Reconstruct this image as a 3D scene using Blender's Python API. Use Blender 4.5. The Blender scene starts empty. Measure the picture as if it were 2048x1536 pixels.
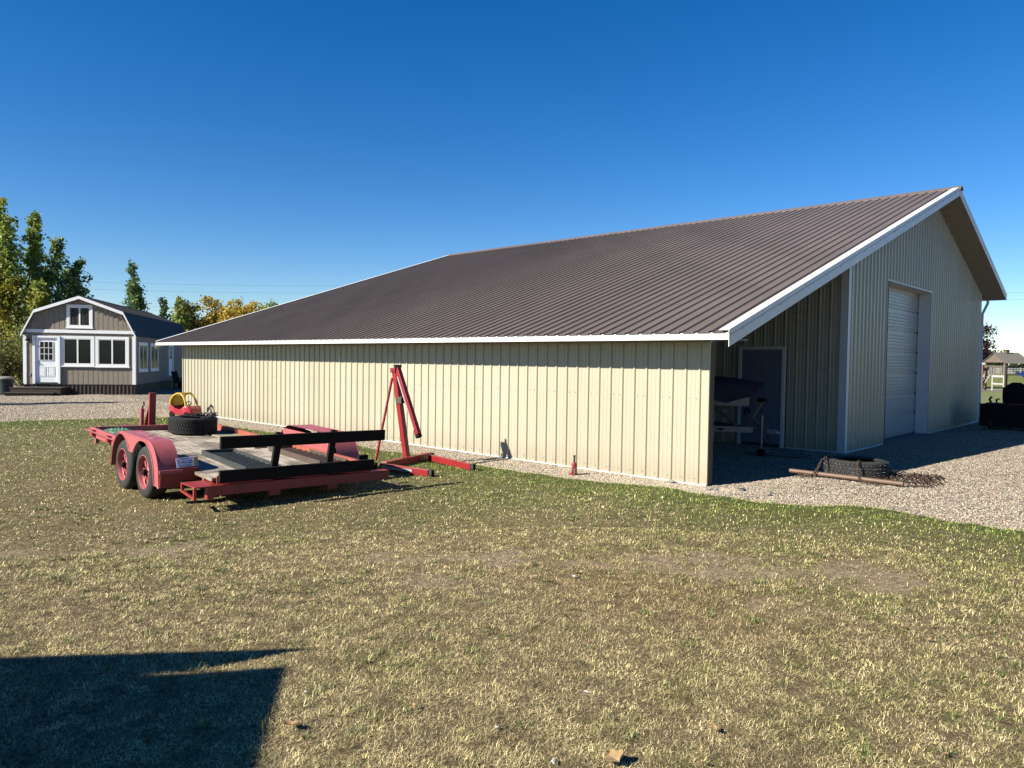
import bpy, math, random
import numpy as np
from mathutils import Vector, Matrix
R = math.radians
rng = np.random.default_rng(7)
random.seed(7)
scene = bpy.context.scene
COL = scene.collection

# ------------------------------------------------------------------ camera
CAM = Vector((5.1906, -9.7142, 1.8144))
yaw, pitch, roll, F = .7553, .0331, .0136, 1455.2
f = Vector((-math.sin(yaw)*math.cos(pitch), math.cos(yaw)*math.cos(pitch), -math.sin(pitch)))
r = Vector((math.cos(yaw), math.sin(yaw), 0)); u = r.cross(f)
r2 = r*math.cos(roll) + u*math.sin(roll); u2 = -r*math.sin(roll) + u*math.cos(roll)
cam = bpy.data.cameras.new('camera'); camo = bpy.data.objects.new('camera', cam); COL.objects.link(camo)
camo.matrix_world = Matrix(((r2.x, u2.x, -f.x, CAM.x), (r2.y, u2.y, -f.y, CAM.y), (r2.z, u2.z, -f.z, CAM.z), (0, 0, 0, 1)))
cam.sensor_width = 36; cam.lens = F/2048*36; cam.clip_end = 20000; cam.clip_start = .05
scene.camera = camo

# ------------------------------------------------------------------ light
SX, SY = .47, 1.44                       # shadow travel in x and y per metre of height
to_sun = Vector((-SX, -SY, 1)).normalized()
elev = math.asin(to_sun.z); srot = math.atan2(to_sun.x, to_sun.y)
w = bpy.data.worlds.new('World'); scene.world = w; w.use_nodes = True
nt = w.node_tree; bg = nt.nodes['Background']
sky = nt.nodes.new('ShaderNodeTexSky'); sky.sky_type = 'NISHITA'; sky.sun_disc = False
sky.sun_elevation = elev; sky.sun_rotation = srot
sky.altitude = 900; sky.air_density = 1.0; sky.dust_density = .12; sky.ozone_density = 3.2
hs = nt.nodes.new('ShaderNodeHueSaturation'); hs.inputs['Saturation'].default_value = 1.38; hs.inputs['Hue'].default_value = .508
nt.links.new(sky.outputs[0], hs.inputs['Color']); nt.links.new(hs.outputs[0], bg.inputs[0]); bg.inputs[1].default_value = .053
sun = bpy.data.lights.new('sun', 'SUN'); sun.energy = 5.0; sun.angle = R(.53); sun.color = (1, .93, .81)
suno = bpy.data.objects.new('sun', sun); COL.objects.link(suno)
suno.rotation_euler = to_sun.to_track_quat('Z', 'Y').to_euler()
vs = scene.view_settings; vs.view_transform = 'Standard'; vs.look = 'None'; vs.exposure = 1.42; vs.gamma = 1
scene.cycles.max_bounces = 6

# ------------------------------------------------------------------ materials
def newmat(name):
    m = bpy.data.materials.new(name); m.use_nodes = True
    t = m.node_tree; return m, t, t.nodes['Principled BSDF']
def node(t, k, **kw):
    n = t.nodes.new(k)
    for a, b in kw.items(): setattr(n, a, b)
    return n
def noise(t, scale, detail=4, rough=.6, coord='Object', stretch=None):
    tc = node(t, 'ShaderNodeTexCoord'); mp = node(t, 'ShaderNodeMapping')
    t.links.new(tc.outputs[coord], mp.inputs[0])
    if stretch: mp.inputs['Scale'].default_value = stretch
    n = node(t, 'ShaderNodeTexNoise'); n.inputs['Scale'].default_value = scale
    n.inputs['Detail'].default_value = detail; n.inputs['Roughness'].default_value = rough
    t.links.new(mp.outputs[0], n.inputs['Vector']); return n
def ramp(t, src, stops):
    c = node(t, 'ShaderNodeValToRGB'); e = c.color_ramp.elements
    e[0].position, e[0].color = stops[0][0], (*stops[0][1], 1)
    e[1].position, e[1].color = stops[-1][0], (*stops[-1][1], 1)
    for p, q in stops[1:-1]:
        x = e.new(p); x.color = (*q, 1)
    t.links.new(src, c.inputs[0]); return c
def bump(t, b, src, strength, dist):
    n = node(t, 'ShaderNodeBump'); n.inputs['Strength'].default_value = strength; n.inputs['Distance'].default_value = dist
    t.links.new(src, n.inputs['Height']); t.links.new(n.outputs[0], b.inputs['Normal']); return n
def mat(name, col, rough=.6, metal=0, var=.12, scale=3, bmp=0, bscale=60, spec=.5, stretch=None, wear=None, wearamt=.62, wscale=9, k=.405):
    m, t, b = newmat(name); col = tuple(c*k for c in col); wear = tuple(c*k for c in wear) if wear else None
    n = noise(t, scale, 6, .65, stretch=stretch)
    lo = tuple(c*(1-var) for c in col); hi = tuple(min(1, c*(1+var)) for c in col)
    c = ramp(t, n.outputs[0], [(.3, lo), (.7, hi)]); out = c.outputs[0]
    if wear:
        n2 = noise(t, wscale, 8, .75)
        mr = ramp(t, n2.outputs[0], [(wearamt-.02, (0, 0, 0)), (wearamt+.02, (1, 1, 1))])
        mx = node(t, 'ShaderNodeMix', data_type='RGBA')
        t.links.new(mr.outputs[0], mx.inputs[0]); t.links.new(out, mx.inputs[6]); mx.inputs[7].default_value = (*wear, 1); out = mx.outputs[2]
    t.links.new(out, b.inputs['Base Color'])
    b.inputs['Roughness'].default_value = rough; b.inputs['Metallic'].default_value = metal
    b.inputs['Specular IOR Level'].default_value = spec
    nr = noise(t, scale*4, 4); mr2 = node(t, 'ShaderNodeMapRange')
    mr2.inputs['To Min'].default_value = max(.05, rough-.1); mr2.inputs['To Max'].default_value = min(1, rough+.12)
    t.links.new(nr.outputs[0], mr2.inputs[0]); t.links.new(mr2.outputs[0], b.inputs['Roughness'])
    if bmp: bump(t, b, noise(t, bscale, 5, .6, stretch=stretch).outputs[0], .6, bmp)
    return m
M = {}
M['tan'] = mat('tan_siding', (.79, .735, .55), .3, var=.03, spec=.7, scale=.6)
def siding_detail(m):
    t = m.node_tree; b = t.nodes['Principled BSDF']; src = b.inputs['Base Color'].links[0].from_socket
    tc = node(t, 'ShaderNodeTexCoord'); sx = node(t, 'ShaderNodeSeparateXYZ'); t.links.new(tc.outputs['Object'], sx.inputs[0])
    ad = node(t, 'ShaderNodeMath', operation='ADD'); t.links.new(sx.outputs[0], ad.inputs[0]); t.links.new(sx.outputs[1], ad.inputs[1])
    dv = node(t, 'ShaderNodeMath', operation='DIVIDE'); t.links.new(ad.outputs[0], dv.inputs[0]); dv.inputs[1].default_value = .9144
    fl = node(t, 'ShaderNodeMath', operation='FLOOR'); t.links.new(dv.outputs[0], fl.inputs[0])
    wn = node(t, 'ShaderNodeTexWhiteNoise', noise_dimensions='1D'); t.links.new(fl.outputs[0], wn.inputs['W'])
    tone = ramp(t, wn.outputs['Value'], [(0, (.93, .93, .92)), (1, (1.03, 1.03, 1.04))])
    a = node(t, 'ShaderNodeMix', data_type='RGBA', blend_type='MULTIPLY'); a.inputs[0].default_value = 1
    t.links.new(src, a.inputs[6]); t.links.new(tone.outputs[0], a.inputs[7])
    n = noise(t, 7, 8, .75); hgt = node(t, 'ShaderNodeMapRange'); hgt.inputs['From Min'].default_value = 0; hgt.inputs['From Max'].default_value = .42; hgt.inputs['To Min'].default_value = .62; hgt.inputs['To Max'].default_value = 0
    t.links.new(sx.outputs[2], hgt.inputs[0]); mu = node(t, 'ShaderNodeMath', operation='MULTIPLY'); t.links.new(n.outputs[0], mu.inputs[0]); t.links.new(hgt.outputs[0], mu.inputs[1])
    mud = node(t, 'ShaderNodeMix', data_type='RGBA'); t.links.new(mu.outputs[0], mud.inputs[0]); t.links.new(a.outputs[2], mud.inputs[6]); mud.inputs[7].default_value = (.17, .13, .085, 1)
    t.links.new(mud.outputs[2], b.inputs['Base Color'])
siding_detail(M['tan'])
M['roofmetal'] = mat('brown_roofing', (.255, .205, .175), .45, var=.10, scale=.8, bmp=.001, bscale=2, spec=.3, stretch=(1, .25, 1))
M['white'] = mat('white_trim', (.98, .98, .95), .4, var=.04, scale=2, bmp=.0008, bscale=4, k=.52)
M['entrydoor'] = mat('blue_grey_door', (.30, .36, .48), .4, var=.04)  # even blue-grey base colour of the lean-to door
M['housewhite'] = mat('house_trim_paint', (.92, .93, .94), .45, var=.03, scale=3, k=.80)
M['whitedoor'] = mat('white_door', (.74, .75, .74), .35, var=.04, scale=2)
M['soffit'] = mat('soffit_panel', (.55, .50, .40), .5, var=.06)
M['post'] = mat('treated_post', (.20, .14, .075), .8, var=.25, scale=6, bmp=.002, stretch=(8, 8, 1))
M['screw'] = mat('screw_steel', (.25, .24, .22), .4, .6)
M['taupe'] = mat('taupe_siding', (.53, .445, .345), .75, var=.08, scale=4, bmp=.001, bscale=90)
M['darkroof'] = mat('dark_roof_metal', (.075, .068, .06), .45, var=.08)
M['skirt'] = mat('brown_skirting', (.085, .055, .043), .5, var=.12)
M['glass'] = mat('window_glass', (.012, .016, .02), .05, var=.3, scale=1, spec=.35)
M['curtain'] = mat('pale_curtain', (.35, .34, .32), .9)
M['deckwood'] = mat('stained_deck_wood', (.085, .06, .045), .8, var=.25, scale=5, bmp=.002, stretch=(1, 8, 8))
M['binplastic'] = mat('green_bin_plastic', (.022, .05, .045), .5)
M['binlid'] = mat('beige_lid_plastic', (.42, .40, .34), .5)
M['red'] = mat('faded_red_paint', (.50, .05, .042), .5, var=.18, scale=5, bmp=.0015, bscale=30, wear=(.30, .07, .045), wearamt=.64)
M['pink'] = mat('sun_faded_pink_paint', (.68, .17, .185), .45, var=.14, scale=3.5, bmp=.001, bscale=20, wear=(.70, .27, .25), wearamt=.66)
M['orange'] = mat('faded_orange_paint', (.60, .15, .085), .6, var=.2, scale=7, wear=(.23, .08, .04), wearamt=.62)
M['redhoist'] = mat('hoist_red_paint', (.47, .028, .035), .38, var=.15, scale=5, wear=(.50, .42, .40), wearamt=.66, wscale=14)
M['bare'] = mat('bare_chipped_metal', (.62, .60, .58), .5, var=.2, scale=20)
M['rubber'] = mat('black_rubber', (.022, .022, .022), .75, var=.3, scale=8, bmp=.002, bscale=40, spec=.3)
M['rubbergrey'] = mat('dusty_rubber', (.05, .051, .05), .8, var=.3, scale=6, bmp=.002, bscale=50, spec=.3)
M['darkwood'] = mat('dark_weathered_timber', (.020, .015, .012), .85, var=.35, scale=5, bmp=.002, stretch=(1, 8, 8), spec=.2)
M['darksteel'] = mat('grey_steel', (.085, .10, .10), .55, .3, var=.3, scale=6, wear=(.2, .2, .19), wearamt=.6, wscale=20)
M['brownsteel'] = mat('brown_rusty_steel', (.14, .095, .07), .7, .1, var=.25, scale=8)
M['black'] = mat('black_plastic', (.012, .012, .013), .75, var=.2, spec=.15)
M['strap'] = mat('black_webbing', (.015, .015, .017), .8)
M['tarp'] = mat('green_tarp', (.02, .15, .06), .6, var=.4, scale=12)
M['ply'] = mat('pale_plywood', (.52, .45, .27), .8, var=.12, scale=6)
M['greywood'] = mat('grey_blocks', (.26, .25, .22), .9, var=.2, scale=10)
M['toyred'] = mat('red_toy_plastic', (.62, .03, .055), .35, var=.1)
M['toyyellow'] = mat('yellow_toy_plastic', (.85, .55, .015), .4, var=.06)
M['chain'] = mat('rusty_chain', (.115, .07, .045), .8, .2, var=.35, scale=30)
M['pipe'] = mat('brown_pipe', (.26, .16, .105), .6, .1, var=.15, scale=5)
M['boathull'] = mat('pale_boat_hull', (.50, .46, .40), .3, var=.05)
M['cover'] = mat('purple_blue_cover', (.05, .05, .11), .8, var=.25, scale=3, bmp=.008, bscale=5)
M['galv'] = mat('galvanised_steel', (.42, .43, .43), .45, .5, var=.12)
M['amber'] = mat('amber_lens', (.45, .08, .01), .3)
M['bark'] = mat('grey_bark', (.17, .15, .12), .9, var=.3, scale=10, bmp=.01, bscale=12)
M['playwood'] = mat('weathered_play_timber', (.24, .19, .14), .85, var=.25, scale=6)
M['playroof'] = mat('grey_shingle_boards', (.26, .245, .21), .9, var=.2, scale=6, stretch=(1, 1, 8))
M['orangewood'] = mat('orange_stained_post', (.36, .15, .06), .8, var=.2)
M['blueplastic'] = mat('blue_slide_plastic', (.01, .045, .22), .35)
M['fencewhite'] = mat('white_vinyl', (.7, .7, .68), .5)
M['stone'] = mat('pale_stone', (.45, .42, .37), .9, var=.25, scale=20, bmp=.004)
M['concrete'] = mat('concrete', (.28, .27, .25), .9, var=.15, scale=8, bmp=.002)
M['leafdry'] = mat('dry_leaf', (.55, .36, .16), .8, var=.3, scale=40)
M['paperwhite'] = mat('white_scrap', (.72, .72, .7), .8)
M['plate'] = mat('licence_plate', (.62, .62, .74), .4, var=.06, scale=20, k=.85)
M['plateink'] = mat('plate_dark_blue_ink', (.03, .03, .07), .6)
M['lampglass'] = mat('lamp_glass', (.8, .8, .78), .3)
M['mulch'] = mat('mower_red', (.30, .02, .02), .4)
M['hill'] = mat('mountain_haze_blue', (.20, .25, .32), 1, var=.15, scale=.002)  # distance haze is put into this blue base colour

siding_detail(M['roofmetal'])
def wood_deck():
    m, t, b = newmat('weathered_deck_boards')
    n = noise(t, 5, 8, .7, stretch=(5, .35, 1)); n2 = noise(t, 2.2, 6, .65)
    at = node(t, 'ShaderNodeAttribute', attribute_name='tint')
    c = ramp(t, n.outputs[0], [(.30, (.085, .066, .05)), (.5, (.29, .255, .205)), (.72, (.46, .415, .35))])
    s = ramp(t, n2.outputs[0], [(.42, (.30, .27, .25)), (.56, (1, 1, 1))])
    a = node(t, 'ShaderNodeMix', data_type='RGBA', blend_type='MULTIPLY'); a.inputs[0].default_value = .8
    t.links.new(c.outputs[0], a.inputs[6]); t.links.new(s.outputs[0], a.inputs[7])
    a2 = node(t, 'ShaderNodeMix', data_type='RGBA', blend_type='MULTIPLY'); a2.inputs[0].default_value = 1
    t.links.new(a.outputs[2], a2.inputs[6]); t.links.new(at.outputs['Color'], a2.inputs[7])
    t.links.new(a2.outputs[2], b.inputs['Base Color']); b.inputs['Roughness'].default_value = .9
    bump(t, b, n.outputs[0], .6, .003); return m
M['deck'] = wood_deck()

def leaf_mat(name, trans=.25):
    m, t, b = newmat(name)
    at = node(t, 'ShaderNodeAttribute', attribute_name='tint')
    t.links.new(at.outputs['Color'], b.inputs['Base Color']); b.inputs['Roughness'].default_value = .55
    b.inputs['Specular IOR Level'].default_value = .35
    tr = node(t, 'ShaderNodeBsdfTranslucent'); t.links.new(at.outputs['Color'], tr.inputs[0])
    mx = node(t, 'ShaderNodeMixShader'); mx.inputs[0].default_value = trans
    t.links.new(b.outputs[0], mx.inputs[1]); t.links.new(tr.outputs[0], mx.inputs[2])
    t.links.new(mx.outputs[0], t.nodes['Material Output'].inputs[0]); return m
M['leaf'] = leaf_mat('tree_leaf', .38); M['blade'] = leaf_mat('grass_blade', .1)
def vc_mat(name, rough=.9, bm=None, mul=None):
    m, t, b = newmat(name); at = node(t, 'ShaderNodeAttribute', attribute_name='tint')
    out = at.outputs['Color']
    if mul:
        n = noise(t, mul, 8, .75)
        c = ramp(t, n.outputs[0], [(.34, (.35, .33, .3)), (.52, (.9, .9, .88)), (.68, (1.5, 1.45, 1.35))])
        a = node(t, 'ShaderNodeMix', data_type='RGBA', blend_type='MULTIPLY'); a.inputs[0].default_value = 1
        t.links.new(out, a.inputs[6]); t.links.new(c.outputs[0], a.inputs[7]); out = a.outputs[2]
        bump(t, b, n.outputs[0], 1, .03)
    t.links.new(out, b.inputs['Base Color']); b.inputs['Roughness'].default_value = rough
    b.inputs['Specular IOR Level'].default_value = .2; return m
M['pebble'] = vc_mat('pebble'); M['lawn'] = vc_mat('lawn_soil_thatch', .95, mul=22)
def gravel_mat():
    m, t, b = newmat('crushed_gravel')
    tc = node(t, 'ShaderNodeTexCoord'); v = node(t, 'ShaderNodeTexVoronoi'); v.inputs['Scale'].default_value = 24
    v2 = node(t, 'ShaderNodeTexVoronoi'); v2.inputs['Scale'].default_value = 55
    t.links.new(tc.outputs['Object'], v.inputs['Vector']); t.links.new(tc.outputs['Object'], v2.inputs['Vector'])
    sep = node(t, 'ShaderNodeSeparateColor'); t.links.new(v.outputs['Color'], sep.inputs[0])
    c = ramp(t, sep.outputs[0], [(.0, (.08, .065, .05)), (.3, (.19, .16, .125)), (.65, (.31, .27, .215)), (1, (.46, .41, .335))])
    n = noise(t, .9, 5, .6); s = ramp(t, n.outputs[0], [(.35, (.78, .76, .74)), (.65, (1.1, 1.08, 1.06))])
    a = node(t, 'ShaderNodeMix', data_type='RGBA', blend_type='MULTIPLY'); a.inputs[0].default_value = 1
    t.links.new(c.outputs[0], a.inputs[6]); t.links.new(s.outputs[0], a.inputs[7])
    t.links.new(a.outputs[2], b.inputs['Base Color']); b.inputs['Roughness'].default_value = .95; b.inputs['Specular IOR Level'].default_value = .2
    mth = node(t, 'ShaderNodeMath', operation='ADD'); t.links.new(v.outputs['Distance'], mth.inputs[0]); t.links.new(v2.outputs['Distance'], mth.inputs[1])
    bn = bump(t, b, mth.outputs[0], 1, .03); bn.invert = True; return m
M['gravel'] = gravel_mat()
def field_mat():
    m, t, b = newmat('dry_field_grass')
    n = noise(t, .04, 6, .6); n2 = noise(t, 3, 8, .7)
    c = ramp(t, n.outputs[0], [(.38, (.17, .15, .055)), (.5, (.10, .125, .034)), (.64, (.20, .175, .08))])
    s = ramp(t, n2.outputs[0], [(.35, (.55, .55, .5)), (.65, (1.25, 1.25, 1.2))])
    a = node(t, 'ShaderNodeMix', data_type='RGBA', blend_type='MULTIPLY'); a.inputs[0].default_value = 1
    t.links.new(c.outputs[0], a.inputs[6]); t.links.new(s.outputs[0], a.inputs[7]); t.links.new(a.outputs[2], b.inputs['Base Color'])
    b.inputs['Roughness'].default_value = 1; b.inputs['Specular IOR Level'].default_value = .1
    bump(t, b, n2.outputs[0], 1, .05); return m
M['field'] = field_mat()

# ------------------------------------------------------------------ mesh helpers
class MB:
    def __init__(s): s.v = []; s.f = []
    def add(s, vs_, fs, mtx=None):
        o = len(s.v)
        for p in vs_:
            p = Vector(p); s.v.append(tuple(mtx @ p) if mtx else tuple(p))
        s.f += [tuple(i+o for i in q) for q in fs]; return s
    def box(s, a, b, mtx=None):
        x0, y0, z0 = [min(a[i], b[i]) for i in range(3)]; x1, y1, z1 = [max(a[i], b[i]) for i in range(3)]
        return s.add([(x0, y0, z0), (x1, y0, z0), (x1, y1, z0), (x0, y1, z0), (x0, y0, z1), (x1, y0, z1), (x1, y1, z1), (x0, y1, z1)],
              [(0, 3, 2, 1), (4, 5, 6, 7), (0, 1, 5, 4), (1, 2, 6, 5), (2, 3, 7, 6), (3, 0, 4, 7)], mtx)
    def bar(s, p, q, w_, h, up=(0, 0, 1)):
        p, q = Vector(p), Vector(q); d = (q-p); L = d.length; d.normalize(); up = Vector(up)
        x = d.cross(up)
        if x.length < 1e-4: x = d.cross(Vector((1, 0, 0)))
        x.normalize(); z = x.cross(d)
        m_ = Matrix(((x.x, d.x, z.x, p.x), (x.y, d.y, z.y, p.y), (x.z, d.z, z.z, p.z), (0, 0, 0, 1)))
        return s.box((-w_/2, 0, -h/2), (w_/2, L, h/2), m_)
    def tube(s, pts, rad, n=8, closed=False):
        pts = [Vector(p) for p in pts]; k = len(pts); rad = rad if hasattr(rad, '__len__') else [rad]*k
        rings = []; last = None
        for i, p in enumerate(pts):
            if closed: d = pts[(i+1) % k]-pts[i-1]
            else: d = pts[min(i+1, k-1)]-pts[max(i-1, 0)]
            d.normalize()
            if last is None:
                a = d.orthogonal().normalized()
            else:
                a = (last-d*last.dot(d)); a = a.normalized() if a.length > 1e-5 else d.orthogonal().normalized()
            last = a; b_ = d.cross(a); o = len(s.v); rings.append(o)
            for j in range(n):
                t_ = 2*math.pi*j/n; s.v.append(tuple(p+(a*math.cos(t_)+b_*math.sin(t_))*rad[i]))
        for i in range(k if closed else k-1):
            A, B = rings[i], rings[(i+1) % k]
            for j in range(n): s.f.append((A+j, A+(j+1) % n, B+(j+1) % n, B+j))
        if not closed:
            s.f.append(tuple(rings[0]+j for j in reversed(range(n)))); s.f.append(tuple(rings[-1]+j for j in range(n)))
        return s
    def lathe(s, prof, n=32, mtx=None, closed=False):          # prof (radius, z) about z
        o = len(s.v); k = len(prof)
        for i in range(n):
            t_ = 2*math.pi*i/n
            for (r_, z) in prof:
                p = Vector((r_*math.cos(t_), r_*math.sin(t_), z)); s.v.append(tuple(mtx @ p) if mtx else tuple(p))
        for i in range(n):
            for j in range(k if closed else k-1):
                a, b_ = o+i*k+j, o+i*k+(j+1) % k; c, d = o+((i+1) % n)*k+(j+1) % k, o+((i+1) % n)*k+j
                s.f.append((a, b_, c, d))
        return s
    def prism(s, poly, d, mtx=None):                            # poly in xy, extruded z 0..d
        n = len(poly); return s.add([(x, y, 0) for x, y in poly]+[(x, y, d) for x, y in poly],
              [tuple(reversed(range(n))), tuple(range(n, 2*n))]+[(i, (i+1) % n, (i+1) % n+n, i+n) for i in range(n)], mtx)
    def ico(s, c, r_, jit=.25, sc=(1, 1, 1)):
        t_ = [(-1, 0, 0), (1, 0, 0), (0, -1, 0), (0, 1, 0), (0, 0, -1), (0, 0, 1), (.6, .6, .6), (-.6, .6, .6), (.6, -.6, .6), (-.6, -.6, .6)]
        F_ = [(5, 8, 6), (5, 6, 7), (5, 7, 9), (5, 9, 8), (8, 1, 6), (6, 3, 7), (7, 0, 9), (9, 2, 8), (8, 2, 1), (6, 1, 3), (7, 3, 0), (9, 0, 2), (4, 1, 2), (4, 3, 1), (4, 0, 3), (4, 2, 0)]
        return s.add([tuple(c[i]+q[i]*r_*sc[i]*(1+random.uniform(-jit, jit)) for i in range(3)) for q in t_], F_)
    def build(s, name, m, parent=None, smooth=False, bevel=0):
        me = bpy.data.meshes.new(name); me.from_pydata(s.v, [], s.f); me.materials.append(m)
        if smooth: me.polygons.foreach_set('use_smooth', [True]*len(me.polygons))
        o = bpy.data.objects.new(name, me); COL.objects.link(o)
        if smooth:
            try: me.set_sharp_from_angle(angle=R(40))
            except Exception: pass
        if parent: o.parent = parent
        if bevel:
            b_ = o.modifiers.new('bevel', 'BEVEL'); b_.width = bevel; b_.segments = 2; b_.limit_method = 'ANGLE'
        return o
def tag(o, label, cat, group=None, kind=None):
    if label: o['label'] = label
    if cat: o['category'] = cat
    if group: o['group'] = group
    if kind: o['kind'] = kind
    return o
def thing(name, label, cat, loc=(0, 0, 0), rz=0, group=None, mtx=None):
    o = bpy.data.objects.new(name, None); COL.objects.link(o); o.empty_display_size = .2
    if mtx is not None: o.matrix_world = mtx
    else: o.location = loc; o.rotation_euler = (0, 0, rz)
    return tag(o, label, cat, group)
def copy_tree(o, parent=None):
    c = o.copy(); COL.objects.link(c); c.parent = parent
    for ch in [x for x in bpy.data.objects if x.parent == o]: copy_tree(ch, c)
    return c
def rotx(a): return Matrix.Rotation(a, 4, 'X')
def roty(a): return Matrix.Rotation(a, 4, 'Y')
def rotz(a): return Matrix.Rotation(a, 4, 'Z')
T_ = Matrix.Translation

def rib_profile(L, step=.2286, h=.023, bw=.052, tw=.026, minor=True, start=.15):
    """x, offset pairs of a ribbed panel of length L"""
    pts = [(0, 0)]; x = start
    while x + step*.5 < L + step:
        for a, b_ in ((-bw/2, 0), (-tw/2, h), (tw/2, h), (bw/2, 0)):
            if 0 < x+a < L: pts.append((x+a, b_))
        if minor:
            for k in (1/3, 2/3):
                xm = x+step*k
                for a, b_ in ((-.012, 0), (-.006, .0035), (.006, .0035), (.012, 0)):
                    if 0 < xm+a < L: pts.append((xm+a, b_))
        x += step
    pts.append((L, 0)); return pts
def ribbed(mb, L, p0, dx, dn, z0f, z1f, **kw):
    """panel from p0 along dx, ribs standing out along dn, between z0f(x) and z1f(x); z may be Vector offsets"""
    pr = rib_profile(L, **kw); o = len(mb.v)
    for x, h in pr:
        b_ = Vector(p0)+Vector(dx)*x+Vector(dn)*h
        mb.v.append(tuple(b_+z0f(x))); mb.v.append(tuple(b_+z1f(x)))
    for i in range(len(pr)-1): mb.f.append((o+2*i, o+2*i+2, o+2*i+3, o+2*i+1))
    return mb

# ================================================================== GROUND
EDGE = [(60, -6), (30, -2.6), (12, -.9), (6.152, -0.748), (3.923, -0.501), (3.742, -0.567), (3.504, -0.501), (3.257, -0.501), (2.99, -0.444), (2.714, -0.396), (2.447, -0.434), (2.162, -0.472), (2.009, -0.615), (1.742, -0.891), (1.504, -1.015), (1.238, -1.082), (1.0, -1.034), (0.819, -1.082), (0.522, -1.156), (-.2, -.82), (-.82, -.86), (-1.38, -.95), (-2.01, -1.05), (-2.62, -1.09), (-3.18, -1.11), (-3.94, -1.05), (-4.41, -1.15), (-5.39, -1.04), (-6.03, -1.1), (-6.88, -1.04), (-7.96, -1.03), (-9.53, -1.05), (-11.82, -1.08), (-13.78, -1.07), (-16.35, -1.15), (-17.04, -3.22), (-17.46, -5.09), (-18.4, -9), (-20, -16), (-24, -60), (60, -60)]
EA = np.array(EDGE, float)
def sdist(x, y):
    """signed distance to the lawn edge, positive on the lawn"""
    x = np.asarray(x, float); y = np.asarray(y, float); d = np.full(x.shape, 1e9); ins = np.zeros(x.shape, bool); n = len(EA)
    for i in range(n):
        ax, ay = EA[i]; bx, by = EA[(i+1) % n]; ex, ey = bx-ax, by-ay
        t_ = np.clip(((x-ax)*ex+(y-ay)*ey)/(ex*ex+ey*ey), 0, 1); d = np.minimum(d, np.hypot(x-ax-t_*ex, y-ay-t_*ey))
        c = ((ay > y) != (by > y)); xi = ax+(y-ay)/(by-ay+1e-12)*ex; ins ^= c & (x < xi)
    return np.where(ins, d, -d)
NG = rng.random((5, 256, 256))
def vnoise(x, y, s, k=0):
    x = np.asarray(x)*s+37.3*k; y = np.asarray(y)*s+11.7*k; xi = np.floor(x).astype(int); yi = np.floor(y).astype(int); fx = x-xi; fy = y-yi
    fx = fx*fx*(3-2*fx); fy = fy*fy*(3-2*fy); G = NG[k % 5]; g = lambda a, b_: G[a % 256, b_ % 256]
    return (g(xi, yi)*(1-fx)+g(xi+1, yi)*fx)*(1-fy)+(g(xi, yi+1)*(1-fx)+g(xi+1, yi+1)*fx)*fy
def fbm(x, y, s, k=0): return .5*vnoise(x, y, s, k)+.28*vnoise(x, y, s*2.1, k+1)+.14*vnoise(x, y, s*4.3, k+2)+.08*vnoise(x, y, s*9, k+3)
def sstep(v): v = np.clip(v, 0, 1); return v*v*(3-2*v)
def rise(x, y):
    """the driveway and the lawn edge beside it bank up a little away from the gable"""
    x = np.asarray(x, float); y = np.asarray(y, float); d = np.where(y > 0, x, np.hypot(np.maximum(x, 0), np.minimum(y, 0)))
    return .085*sstep((d-.12)/1.1)*sstep((x+1.2)/1.8)*sstep((y+5.5)/3)
def lawn_z(x, y):
    d = sdist(x, y)+(fbm(x, y, 3, 1)-.5)*.22
    e = np.clip(d/.22+.3, 0, 1); e = e*e*(3-2*e)
    return -.035+.072*e+(fbm(x, y, 1.6, 2)-.5)*.03*e+rise(x, y)
BARE = [(2.06, -4.19, .36), (2.3, -3.75, .34), (2.65, -3.94, .28), (.54, -5.16, .3), (.04, -5.68, .25), (-2.37, -8.07, .4), (-1.65, -7.19, .4), (1.35, -4.75, .3), (3.3, -3.4, .35), (2.9, -4.6, .2), (.9, -6.0, .3)]
def greenness(x, y):
    d = sdist(x, y); near = np.exp(-np.clip(d, 0, 99)/1.15); cd = np.hypot(x-CAM.x, y-CAM.y)
    g = .09+.95*near+.45*np.clip((cd-5.5)/7, 0, 1)*np.exp(-np.clip(d-3, 0, 9)/6)+.20*np.exp(-((cd-2.2)/1.2)**2)
    return np.clip(g+(fbm(x, y, .7, 0)-.5)*.75+(fbm(x, y, 4.5, 3)-.5)*.55, 0, 1)
def bareness(x, y):
    b_ = np.zeros(np.shape(x)); wx = x+(fbm(x, y, 2.5, 2)-.5)*1.2; wy = y+(fbm(x, y, 2.5, 4)-.5)*.8
    for (a, c, r_) in BARE:
        # patches lie along the old wheel track, longer than wide
        dx, dy = wx-a, wy-c; l_ = dx*.75+dy*.66; s_ = -dx*.66+dy*.75
        b_ = np.maximum(b_, np.exp(-((l_/(r_*1.35))**2+(s_/(r_*.6))**2)**1.5))
    return b_
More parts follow.
